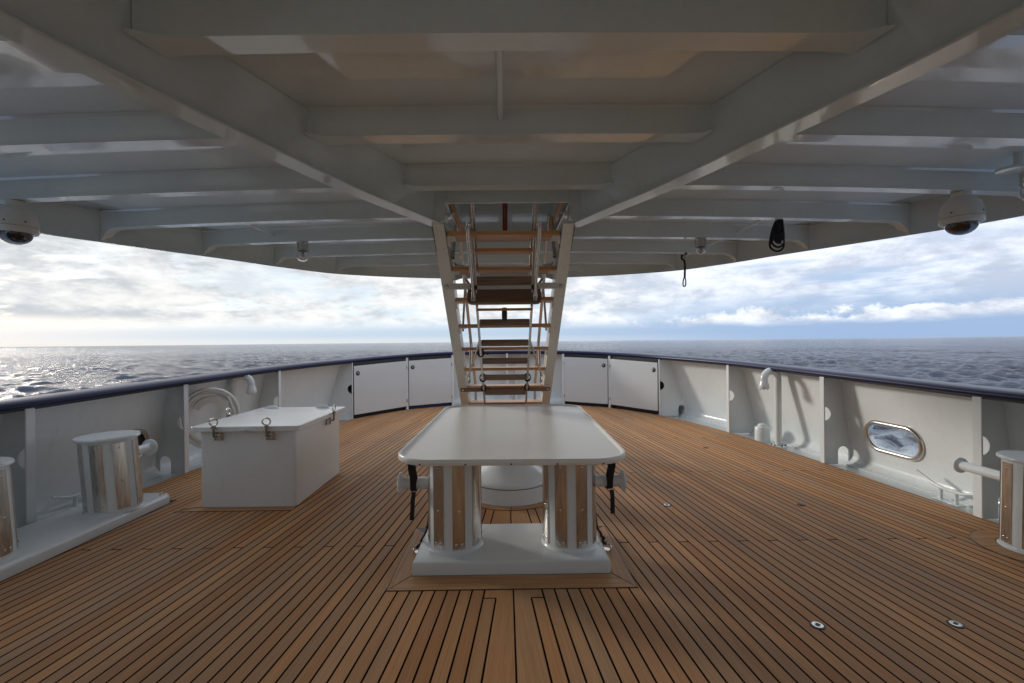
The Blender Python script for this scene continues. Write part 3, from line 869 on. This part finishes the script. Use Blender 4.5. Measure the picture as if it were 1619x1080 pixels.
# black caulking line round the base + mitred margin planks (part of the deck)
def strip(poly, z0, z1, name, m_):
    mb = MB(); mb.prism(poly, z0, z1); return build(mb, name, m_, deck, smooth=False)
xo0, xo1, yo0, yo1 = x0-.115, x1+.115, 2.665, 3.55
strip([(xo0-.006, yo0-.006), (xo1+.006, yo0-.006), (xo1+.006, yo1+.006), (xo0-.006, yo1+.006)], .0005, .0022, 'caulking', RUBBER)
g_ = .003
strip([(xo0+g_, yo0), (xo1-g_, yo0), (x1+.004-g_, y0-.008), (x0-.004+g_, y0-.008)], .001, .004, 'margin_plank', TEAKM)
strip([(xo0, yo0+g_), (x0-.008, y0-.004+g_), (x0-.008, y1+.008), (xo0, yo1)], .001, .004, 'margin_plank', TEAKY:=wood('teak_margin_fore_aft', (.38, .185, .072), (.54, .30, .13), .55, axis='y'))
strip([(x1+.008, y0-.004+g_), (xo1, yo0+g_), (xo1, yo1), (x1+.008, y1+.008)], .001, .004, 'margin_plank', TEAKY)

# tabletop laid over the bitts
tt_ = thing('tabletop', (CX+.0, 4.0, .70), 'large cream table top with raised rounded rim resting on the mooring bitts', 'table top')
tc_x, tc_y, hx_, hy_ = CX+.003, 3.985, .745, 1.215
def loop(ins_, z): return [(a, b, z) for a, b in rrect(hx_-ins_, hy_-ins_, .245-ins_*.9, 10, tc_x, tc_y)]
mb = MB(); mb.sweep([loop(.03, .694), loop(.004, .694), loop(0, .698), loop(0, .728), loop(.004, .733), loop(.018, .733), loop(.022, .730), loop(.026, .7215), loop(.034, .7195), loop(.05, .719)], closed=True)
mb.add(loop(.05, .719), [tuple(range(44))]); mb.add(loop(.03, .694), [tuple(range(43, -1, -1))])
build(mb, 'top', TABLE, tt_, sharp=50)
for xx in (-.56, -.28, 0.0, .28, .56):
    mb = MB(); mb.lathe([(0, .0025), (.005, .002), (.006, 0)], (tc_x+xx, tc_y-hy_, .703), 10, Matrix(((1, 0, 0), (0, 0, -1), (0, 1, 0)))); build(mb, 'screw', LATCH, tt_)
tt_.rotation_euler = (0, 0, R(-1.2)); tt_.location.x += .02
# webbing straps tying the top down to the pins
for sgn, lab, dz_, in ((-1, 'black webbing strap holding the left side of the tabletop to the bitt pin', 0), (1, 'black webbing strap holding the right side of the tabletop to the bitt pin', .03)):
    xc = BX+sgn*.655; s_ = thing('lashing_strap', (xc, 3.05, .69), lab, 'strap', 'black straps under the tabletop')
    mb = MB(); pts_ = [(2.985, .694), (2.99, .62), (3.045, .55), (3.052, .50), (3.058, .46), (3.075, .448), (3.10, .448), (3.13, .46)]
    w = .026
    mb.sweep([[(xc-w+dz_*.3*sgn*(i > 2), y, z), (xc+w+dz_*.3*sgn*(i > 2)-(.012 if i > 2 else 0), y, z), (xc+w-(.012 if i > 2 else 0)+dz_*.3*sgn*(i > 2), y-.005, z), (xc-w+dz_*.3*sgn*(i > 2), y-.005, z)] for i, (y, z) in enumerate(pts_)], closed=True, caps=True)
    build(mb, 'webbing', BLACK, s_)
    mb = MB(); xt = xc+.008; pts2 = [(3.02, .46), (3.0, .42), (3.0, .34), (2.985+.01, .285 if sgn < 0 else .31)]
    mb.sweep([[(xt-.016-.004*i*(sgn < 0), y, z), (xt+.012-.004*i*(sgn < 0), y, z), (xt+.012-.004*i*(sgn < 0), y-.005, z), (xt-.016-.004*i*(sgn < 0), y-.005, z)] for i, (y, z) in enumerate(pts2)], closed=True, caps=True)
    build(mb, 'tail', BLACK, s_)

# shackled lashings beside the base
for sgn, lab in ((-1, 'black rope lashing on a deck ring left of the bitts base'), (1, 'knotted black rope lashing on a deck ring right of the bitts base')):
    c_ = Vector((BX+sgn*.645, 3.14, .0)); s_ = thing('deck_ring', c_, lab, 'deck ring', 'deck rings beside the bitts')
    mb = MB(); mb.lathe([(.032, 0.004), (.032, .008), (.0, .012)], c_, 20); build(mb, 'base_plate', STEEL, s_)
    mb = MB(); mb.tube([c_+Vector((sgn*.004+.030*math.cos(a), -.012+.022*math.sin(a)*.5, .026+.024*math.sin(a))) for a in np.linspace(0, 6.283, 21)[:-1]], .0055, 8, closed=True); build(mb, 'ring', STEEL2, s_)
    rnd = random.Random(5+sgn); mb = MB()
    p_ = [c_+Vector((-sgn*.005, 0, .045))]
    for q in range(7 if sgn > 0 else 4): p_.append(c_+Vector((-sgn*.008*q+rnd.uniform(-.02, .02), rnd.uniform(-.02, .03), .045+.012*q+rnd.uniform(-.01, .01))))
    p_ += [c_+Vector((-sgn*.05, .06, .15)), c_+Vector((-sgn*.055, .12, .30)), c_+Vector((-sgn*.06, .18, .52)), c_+Vector((-sgn*.06, .20, .69))]
    q_ = [tuple(a) for a in p_]; mb.tube(spline(q_, 4), .007 if sgn < 0 else .009, 8)
    build(mb, 'rope', BLACK, s_)

# capstan-like domed pedestal
pc = thing('domed_pedestal', (CX+.005, 4.40, 0), 'round white domed pedestal standing under the tabletop behind the bitts', 'pedestal')
mb = MB(); mb.lathe([(.405, 0), (.405, .012), (.40, .014), (.40, .138)], (CX+.005, 4.40, 0), 72); build(mb, 'drum', BASEW, pc)
mb = MB(); mb.lathe([(.395, .138), (.395, .146)], (CX+.005, 4.40, 0), 72); build(mb, 'gasket', RUBBER, pc)
mb = MB(); mb.lathe([(.402, .146), (.406, .152), (.404, .168), (.39, .182), (.34, .205), (.27, .245), (.21, .30), (.165, .37), (.14, .45), (.13, .52), (.13, .62), (0, .63)], (CX+.005, 4.40, 0), 72); build(mb, 'dome', BASEW, pc, sharp=50)
def ring_strip(cx, cy, r0, r1, z0, z1, name, m_, a0=0, a1=360):
    mb = MB(); seg = 64
    rows = []
    for i in range(seg+1):
        a = R(a0+(a1-a0)*i/seg); rows.append([(cx+r*math.cos(a), cy+r*math.sin(a), z) for r, z in ((r0, z0), (r1, z0), (r1, z1), (r0, z1))])
    mb.sweep(rows, closed=True); return build(mb, name, m_, deck, smooth=False)
ring_strip(CX+.005, 4.40, .40, .50, .0005, .0022, 'caulking', RUBBER)
ring_strip(CX+.005, 4.40, .412, .493, .001, .004, 'margin_plank', TEAKM, -89.6, 89.6)
ring_strip(CX+.005, 4.40, .412, .493, .001, .004, 'margin_plank', TEAKM, 90.4, 269.6)

# side bitts
b2 = thing('mooring_bitts', (-3.29, 3.4, 0), 'double mooring bitts on a long white plinth by the left bulwark', 'bitts', 'pairs of mooring bitts')
mb = MB(); rows = []
xi0, xi1 = -3.150, -3.09      # inner edge at y=2.6 and 4.3
for ins_, z in [(0, -.0), (0, .058), (.006, .070), (.02, .080), (.05, .084)]:
    rows.append([(xi0-.0-ins_, 1.9, z), (xi1-ins_, 4.20-ins_, z), (xi1-.06-ins_*.5, 4.27-ins_, z), (-3.66+ins_*0, 4.27-ins_, z), (-3.70, 1.9, z)])
mb.sweep(rows, closed=True, caps=True); build(mb, 'base', BASEW, b2, sharp=50)
bitt_post(b2, (-3.30, 3.86), .190, .59, .083, lean=(-.085, 0), a_off=60)
bitt_post(b2, (-3.40, 2.93), .190, .59, .083, lean=(-.085, 0), a_off=52)
pin(b2, (-3.36, 4.0, .49), (-3.36, 4.33, .49)); 
mb = MB(); mb.tube(arc((-3.14, 4.17, .085), .022, 0, 180, 8, (0, 1, 0)), .005, 8); build(mb, 'eye', STEEL2, b2)
strip([(-3.152, 1.88), (-3.078, 4.28), (-3.70, 4.285), (-3.72, 1.88)], .0005, .003, 'caulking', RUBBER)
b3 = thing('mooring_bitts', (3.6, 2.6, 0), 'mooring bitts cut off by the right edge of the photo, standing straight on the teak', 'bitts', 'pairs of mooring bitts')
bitt_post(b3, (3.60, 3.06), .178, .60, .003, lean=(.03, 0), a_off=-60)
bitt_post(b3, (3.64, 2.15), .178, .60, .003, lean=(.03, 0), a_off=-60)
pin(b3, (3.61, 3.18, .43), (3.61, 3.60, .43), .036, .06)
ring_strip(3.60, 3.06, .19, .33, .0005, .0022, 'caulking', RUBBER, 90, 270)
ring_strip(3.60, 3.06, .20, .322, .001, .004, 'margin_plank', TEAKM, 90, 270)

# ------------------------------------------------------------------ deck box
bx = thing('deck_box', (-2.29, 4.6, 0), 'white painted deck locker box with clamped lid standing on the teak at left', 'deck box')
A0, A1, B0, B1 = -2.72, -1.872, 4.07, 5.16
mb = MB(); mb.prism(rrect((A1-A0)/2, (B1-B0)/2, .028, 5, (A0+A1)/2, (B0+B1)/2), .003, .675); build(mb, 'body', BOXW:=paint('box_paint', (.80, .82, .825), .2, .03, dirt=.15), bx, sharp=40)
mb = MB(); mb.prism(rrect((A1-A0)/2+.055, (B1-B0)/2+.055, .03, 4, (A0+A1)/2, (B0+B1)/2), .680, .728)
lid = build(mb, 'lid', BOXW, bx, bevel=.008, segs=3)
mb = MB(); mb.box(((A0+A1)/2, (B0+B1)/2, .6775), (A1-A0-.02, B1-B0-.02, .006)); build(mb, 'gasket', RUBBER, bx)
def clamp(p, d):
    """over-centre clamp: p on the box side under the lid, d = outward direction"""
    d = Vector(d); t = Vector((-d.y, d.x, 0)); p = Vector(p); rot = Matrix((t, d, Vector((0, 0, 1)))).transposed()
    mb = MB()
    for q in (-.022, .022): mb.box(p+t*q+d*.018+Vector((0, 0, -.03)), (.010, .036, .07), rot)
    mb.box(p+d*.004+Vector((0, 0, -.03)), (.085, .006, .075), rot)
    mb.tube([p-t*.04+d*.03+Vector((0, 0, -.015)), p+t*.04+d*.03+Vector((0, 0, -.015))], .007, 10)
    cl = build(mb, 'clamp', STEEL, bx, bevel=.002)
    mb = MB(); mb.tube([p+d*.075+Vector((0, 0, -.02)), p+d*.078+Vector((0, 0, .075))], .009, 10); mb.lathe([(.0, .012), (.018, .010), (.020, 0), (.016, -.012), (0, -.014)], p+d*.077+Vector((0, 0, .062)), 16)
    mb.tube([p+d*.03+Vector((0, 0, -.018)), p+d*.075+Vector((0, 0, -.02))], .008, 8)
    build(mb, 'bolt', LATCH2, cl)
    mb = MB(); ce = p+d*.077+Vector((0, 0, .108)); mb.tube([ce+t*.036*math.cos(a)+Vector((0, 0, .030*math.sin(a))) for a in np.linspace(0, 6.283, 25)[:-1]], .0065, 8, closed=True); build(mb, 'ring', STEEL, cl)
    mb = MB(); mb.prism([(-.022, -.13), (.022, -.13), (.016, .095), (-.016, .095)], .062, .068, lambda a_, b_, z_: p+t*a_+d*b_+Vector((0, 0, z_-.008)))
    build(mb, 'tongue', STEEL, cl)
clamp((-2.55, B0, .665), (0, -1, 0)); clamp((-2.09, B0, .665), (0, -1, 0)); clamp((A1, 4.78, .665), (1, 0, 0)); clamp((A0, 4.62, .665), (-1, 0, 0))
mb = MB(); mb.box((-2.30, B0-.065, .70), (.075, .03, .008)); mb.tube([(-2.30, B0-.03, .69), (-2.30, B0-.075, .685)], .006, 8); build(mb, 'lid_lug', BOXW, lid, bevel=.002)
for xx in (-2.62, -2.05):
    mb = MB(); poly = [(.075*math.cos(R(a)), .034*math.sin(R(a))) for a in range(0, 181, 15)]
    mb.prism(poly, -.012, .012, lambda a_, b_, z_: (xx+a_, 5.12+z_, .726+b_)); build(mb, 'hinge', BOXW, lid, bevel=.003)
strip([(A0-.17, B0-.10), (A1+.005, B0-.10), (A1+.005, B0+.02), (A0-.02, B0+.02)], .0005, .0022, 'caulking', RUBBER)
strip([(A0-.155, B0-.094), (A1, B0-.094), (A1, B0-.004), (A0, B0-.004)], .001, .004, 'margin_plank', TEAKM)
strip([(A0-.13, B0-.06), (A0-.02, B0+.02), (A0-.02, B1), (A0-.13, B1)], .0005, .0022, 'caulking', RUBBER)
strip([(A0-.124, B0-.05), (A0-.006, B0+.02), (A0-.006, B1), (A0-.124, B1)], .001, .004, 'margin_plank', TEAKY)

# ------------------------------------------------------------------ hose, vents, cleats
hs = thing('hose_reel', (-3.72, 5.5, .55), 'coil of white hose hanging on the left bulwark behind the deck box', 'hose')
rnd = random.Random(11); hc = Vector((-3.62, 5.62, .60)); hd = Vector((.55, -.83, 0)).normalized(); ht = Vector((-hd.y, hd.x, 0))
mb = MB(); pts_ = []
turns = 6
for i in range(turns*28):
    a = 2*math.pi*i/28; tn = i/28
    rr_ = .245+.014*math.sin(tn*2.4)+.030*(tn % 3)
    stretch = 1.18 if math.sin(a) < 0 else 1.0
    pts_.append(hc+ht*(rr_*math.cos(a)*(.95+.03*math.sin(tn*1.7)))+Vector((0, 0, rr_*math.sin(a)*stretch))+hd*(.024*tn-.06+.012*math.sin(a*1.0+tn)))
mb.tube(pts_, .0195, 10); build(mb, 'hose', HOSE, hs, sharp=70)
mb = MB(); mb.tube([hc+hd*.10+ht*.18+Vector((0, 0, .21)), hc+hd*.11+ht*.25+Vector((0, 0, .0)), hc+hd*.12+ht*.12+Vector((0, 0, -.24)), hc+hd*.12-ht*.1+Vector((0, 0, -.36))], .0135, 8); build(mb, 'hose_end', HOSE, hs)
mb = MB(); m3 = Matrix((ht, Vector((0, 0, 1)), hd)).transposed()
mb.lathe([(.19, -.09), (.20, -.08), (.17, -.07), (.165, .04), (.20, .05), (.19, .06), (.12, .06), (.115, -.08)], hc+Vector((0, 0, .02)), 30, m3, R(20), R(160)); build(mb, 'saddle', CREAM, hs, sharp=40)

def gooseneck(x, y, side, label):
    th = thing('gooseneck_vent', (x, y, WZ), label, 'vent pipe', 'gooseneck tank vents in the bulwark bays')
    top = .90-.0; r = .045; br = .115
    zc = top; p = [(x, y, WZ+.02), (x, y, zc*.5), (x, y, zc-.02)]
    ang = Vector((-side*.93, -.25 if side > 0 else .30, 0)).normalized()
    cc = Vector((x, y, zc))+ang*br
    bend = [cc-ang*br*math.cos(R(a))+Vector((0, 0, br*math.sin(R(a)))) for a in range(0, 181, 12)]
    pts_ = [Vector(q) for q in p]+bend+[bend[-1]+Vector((0, 0, -.03))]
    mb = MB(); mb.tube(pts_, r, 24); pipe = build(mb, 'pipe', WHITE, th, sharp=60)
    e = bend[-1]+Vector((0, 0, -.02))
    mb = MB(); mb.lathe([(r+.001, .0), (r+.004, -.006), (.052, -.03), (.062, -.05), (.064, -.095), (.058, -.105), (.05, -.104), (.045, -.08)], e, 28); build(mb, 'nozzle', WHITE, pipe, sharp=40)
    mb = MB()
    for a in range(0, 360, 60): mb.tube([e+Vector((.046*math.cos(R(a)), .046*math.sin(R(a)), -.10)), e+Vector((.046*math.cos(R(a)), .046*math.sin(R(a)), -.122))], .005, 6)
    build(mb, 'screw', STEEL, pipe)
    mb = MB(); mb.lathe([(.105, 0), (.108, .004), (.108, .014), (.10, .018), (.0, .018)], (x, y, WZ), 32); fl_ = build(mb, 'flange', WHITE, th, sharp=40)
    for a in range(30, 390, 60):
        mb = MB(); q = Vector((x+.082*math.cos(R(a)), y+.082*math.sin(R(a)), WZ+.018)); mb.lathe([(.013, 0), (.013, .010), (.006, .011), (.006, .022), (0, .023)], q, 6); build(mb, 'bolt', LATCH, fl_)
    return th
gooseneck(3.715, 6.18, 1, 'white gooseneck vent pipe bolted in an open bay of the right bulwark')
gooseneck(-3.70, 6.20, -1, 'white gooseneck vent pipe behind the hose coil on the left')
gooseneck(.26, 11.02, -1, 'small white gooseneck seen between the lower stairway treads at the bow')
mb = MB(); mb.lathe([(.10, 0), (.10, .20), (.096, .206), (.07, .21), (.06, .235), (.035, .255), (0, .26)], (3.69, 6.52, WZ), 36)
tag(build(mb, 'capped_stub', WHITE, sharp=40), 'short white capped cylinder beside the right gooseneck vent', 'vent')
def cleat(x, y, side, label):
    th = thing('horn_cleat', (x, y, WZ), label, 'cleat', 'horn cleats in the waterway')
    mb = MB(); mb.tube([(x+side*.02, y-.26, WZ+.155), (x, y-.12, WZ+.11), (x, y+.02, WZ+.105), (x+side*.0, y+.14, WZ+.125), (x-side*.01, y+.30, WZ+.20)], [.011, .014, .015, .014, .011], 12); build(mb, 'horn', WHITE, th, sharp=60)
    for q in (-.07, .07):
        mb = MB(); mb.tube([(x, y+q, WZ), (x, y+q, WZ+.10)], .016, 12); build(mb, 'leg', WHITE, th)
    mb = MB(); mb.box((x, y, WZ+.005), (.08, .24, .008)); build(mb, 'foot', WHITE, th, bevel=.003)
cleat(3.93, 4.02, 1, 'slim white horn cleat in the waterway below the right porthole')
cleat(-3.93, 4.25, -1, 'slim white horn cleat in the left waterway behind the bitts')

# ------------------------------------------------------------------ fittings overhead
def cctv(x, y, label):
    th = thing('dome_camera', (x, y, EYE+HB-camber(x)), label, 'security camera', 'dome security cameras under the overhead')
    zt = EYE+HB-camber(x)-.003
    mb = MB(); mb.lathe([(0, 0), (.055, 0), (.055, -.035), (.075, -.05), (.10, -.075), (.114, -.12), (.118, -.17), (.119, -.205), (.112, -.218), (.095, -.22), (.088, -.216)], (x, y, zt), 48); h = build(mb, 'housing', CAMW, th, sharp=45)
    mb = MB(); mb.lathe([(.1192, -.176), (.1205, -.178), (.1195, -.181)], (x, y, zt), 48); build(mb, 'seam', CAMW2, h)
    mb = MB(); mb.lathe([(.090*math.cos(R(a)), -.217-.078*math.sin(R(a))) for a in range(0, 91, 9)], (x, y, zt), 40); build(mb, 'dome', DOMEC, th, sharp=80)
    mb = MB(); mb.lathe([(.083*math.cos(R(a)), -.2135-.070*math.sin(R(a))) for a in range(0, 91, 10)]+[], (x, y, zt), 32); build(mb, 'lens_shroud', DOME, th, sharp=80)
    for a in (200, 290, 340):
        mb = MB(); q = Vector((math.cos(R(a)), math.sin(R(a)), 0)); mb.lathe([(0, .003), (.005, .002), (.006, 0)], Vector((x, y, zt-.15))+q*.117, 10, Matrix((Vector((-q.y, q.x, 0)), Vector((0, 0, 1)), q)).transposed()); build(mb, 'screw', LATCH, h)
cctv(-3.36, 3.16, 'white dome security camera under the overhead at the left edge of the photo')
cctv(3.20, 3.16, 'white dome security camera under the overhead near the right edge of the photo')
def lamp(x, y, zt, h, r, label, base=True):
    th = thing('bulkhead_lamp', (x, y, zt), label, 'lamp', 'glass jar lamps under the overhead')
    mb = MB(); mb.lathe([(0, 0), (r*1.0, 0), (r*1.02, -.012), (r, -.02), (r*.96, -.075), (r*1.05, -.078), (r*1.05, -.088), (r*.92, -.09), (0, -.09)], (x, y, zt), 32); build(mb, 'holder', STEEL, th, sharp=40)
    g0 = -.09; gh = h-.09
    pr = [(r*.93, g0), (r*.93, g0-gh+r*.8)]+[(r*.93*math.cos(R(a)), g0-gh+r*.8-r*.8*math.sin(R(a))) for a in range(10, 91, 10)]
    mb = MB(); mb.lathe(pr, (x, y, zt), 32); o = build(mb, 'glass_jar', GLASS, th, sharp=80); s = o.modifiers.new('t', 'SOLIDIFY'); s.thickness = .004
    mb = MB(); mb.lathe([(0, -.092), (.012, -.095), (.014, -.12), (.022, -.14), (.02, -.158), (0, -.168)], (x, y, zt), 20); build(mb, 'bulb', HOSE, th, sharp=80)
    return th
zf_ = lambda x: EYE+HB-camber(x)-.003
lamp(-2.07, 4.70, zf_(-2.07), .20, .056, 'glass jar lamp hanging from a beam left of the stairway')
lamp(2.04, 4.70, zf_(2.04), .155, .056, 'glass jar lamp hanging from a beam right of the stairway, near the black cord loop')
l3 = lamp(3.36, 2.86, EYE+HB-.03, .19, .062, 'glass jar lamp on a flat mount at the upper right edge of the photo')
mb = MB(); mb.prism(rrect(.15, .06, .05, 5), -.0, .016, lambda a_, b_, z_: (3.27+a_, 2.84+b_, EYE+HB-.03+z_)); mp = build(mb, 'mount_plate', ROOFW, l3, bevel=.003)
mb = MB(); mb.box((3.24, 2.84, (EYE+HB-.014+plate_z(3.24))/2), (.03, .03, plate_z(3.24)-EYE-HB+.012)); build(mb, 'stem', ROOFW, mp)
# hanging black strap bundle
x_, y_ = 2.38, 3.925; zt = EYE+HB-camber(x_)
sb = thing('strap_bundle', (x_, y_, zt), 'bundled black webbing strap with buckle hanging from a beam on the right', 'strap')
mb = MB(); mb.box((x_, y_, zt-.004), (.045, .03, .01)); mb.tube([(x_-.02, y_, zt), (x_-.02, y_, zt-.02), (x_+.02, y_, zt-.02), (x_+.02, y_, zt)], .004, 6); build(mb, 'hook_plate', STEEL, sb)
mb = MB(); rnd = random.Random(2)
for q in range(5):
    w_ = .020+.010*q; zb_ = -.10-.033*q
    lp = [(x_+.006-w_*.3, y_-.03+.012*q, zt-.012), (x_-.004-w_*.7, y_-.03+.012*q, zt-.10), (x_-.004-w_, y_-.028+.012*q, zt+zb_*.95-.015), (x_+.002, y_-.03+.012*q, zt+zb_-.045), (x_+.012+w_*.75, y_-.026+.012*q, zt+zb_*.9-.02), (x_+.010+w_*.5, y_-.03+.012*q, zt-.09), (x_+.010+w_*.2, y_-.03+.012*q, zt-.012)]
    mb.tube(spline(lp, 5), .0085, 8)
mb.box((x_+.004, y_-.012, zt-.145), (.056, .034, .13)); mb.box((x_-.036, y_-.015, zt-.165), (.03, .03, .05))
build(mb, 'webbing', BLACK, sb, bevel=.0)
mb = MB(); mb.box((x_+.008, y_-.034, zt-.206), (.017, .012, .020)); build(mb, 'buckle', STEEL, sb, bevel=.003)
x_, y_ = 2.165, 5.46; zt = EYE+HB-camber(x_)
cl_ = thing('cord_loop', (x_, y_, zt), 'thin black cord loop hanging against the sky below the roof edge on the right', 'cord')
mb = MB(); mb.tube([(x_+.03, y_, zt), (x_+.0, y_, zt-.05), (x_-.03, y_-.01, zt-.03), (x_-.035, y_-.015, zt-.07), (x_-.005, y_-.02, zt-.095), (x_+.004, y_-.02, zt-.15), (x_, y_-.02, zt-.26), (x_-.002, y_-.02, zt-.30)], .0125, 8)
lp = spline([(x_-.002, y_-.02, zt-.29), (x_+.010, y_-.02, zt-.33), (x_+.008, y_-.02, zt-.39), (x_-.008, y_-.02, zt-.405), (x_-.022, y_-.02, zt-.39), (x_-.018, y_-.02, zt-.33), (x_-.004, y_-.02, zt-.29)], 5)
mb.tube(lp, .0075, 8); build(mb, 'cord', BLACK, cl_, sharp=80)
mb = MB(); mb.tube([(x_, y_-.03, zt-.035), (x_, y_+.0, zt-.035)], .017, 14); build(mb, 'button', STEEL2, cl_)

# ------------------------------------------------------------------ flush deck sockets
def socket(x, y, label, r=.040, dk=False):
    th = thing('deck_socket', (x, y, 0), label, 'deck fitting', 'flush sockets in the teak')
    mb = MB(); mb.lathe([(r*1.35, .0), (r*1.35, .003), (0, .0032)], (x, y, 0), 32); build(mb, 'bedding', RUBBER, th)
    mb = MB(); mb.lathe([(r, .003), (r*.98, .0055), (r*.62, .006), (r*.55, .0045), (r*.42, .0042), (r*.38, .0036), (0, .0036)], (x, y, 0), 32); build(mb, 'ring', LATCH if dk else STEEL, th)
    mb = MB(); mb.lathe([(r*.36, .0038), (r*.36, .0062), (0, .0064)], (x, y, 0), 20); build(mb, 'hole', RUBBER, th)
def bp(px, py, z=0):     # a point of the deck from the survey of the photo
    v = py-(539.4-.0105*(px-809.5)); Y = 720*(EYE-z)/v; return ((px-.0105*(py-540)-798)*Y/720, Y)
for px, py, lab in ((1055, 799, 'round steel deck socket nearest the table on the right'), (1269, 799, 'dark round deck socket halfway towards the porthole'), (1295, 991, 'round steel deck socket in the lower right, the left one of the near two'),
                    (1516, 990, 'round steel deck socket in the lower right corner area'), (1117, 708, 'small far deck socket towards the right locker doors')):
    x_, y_ = bp(px, py); socket(x_, y_, lab, .025 if py < 900 else .026, 'dark' in lab or 'small' in lab)
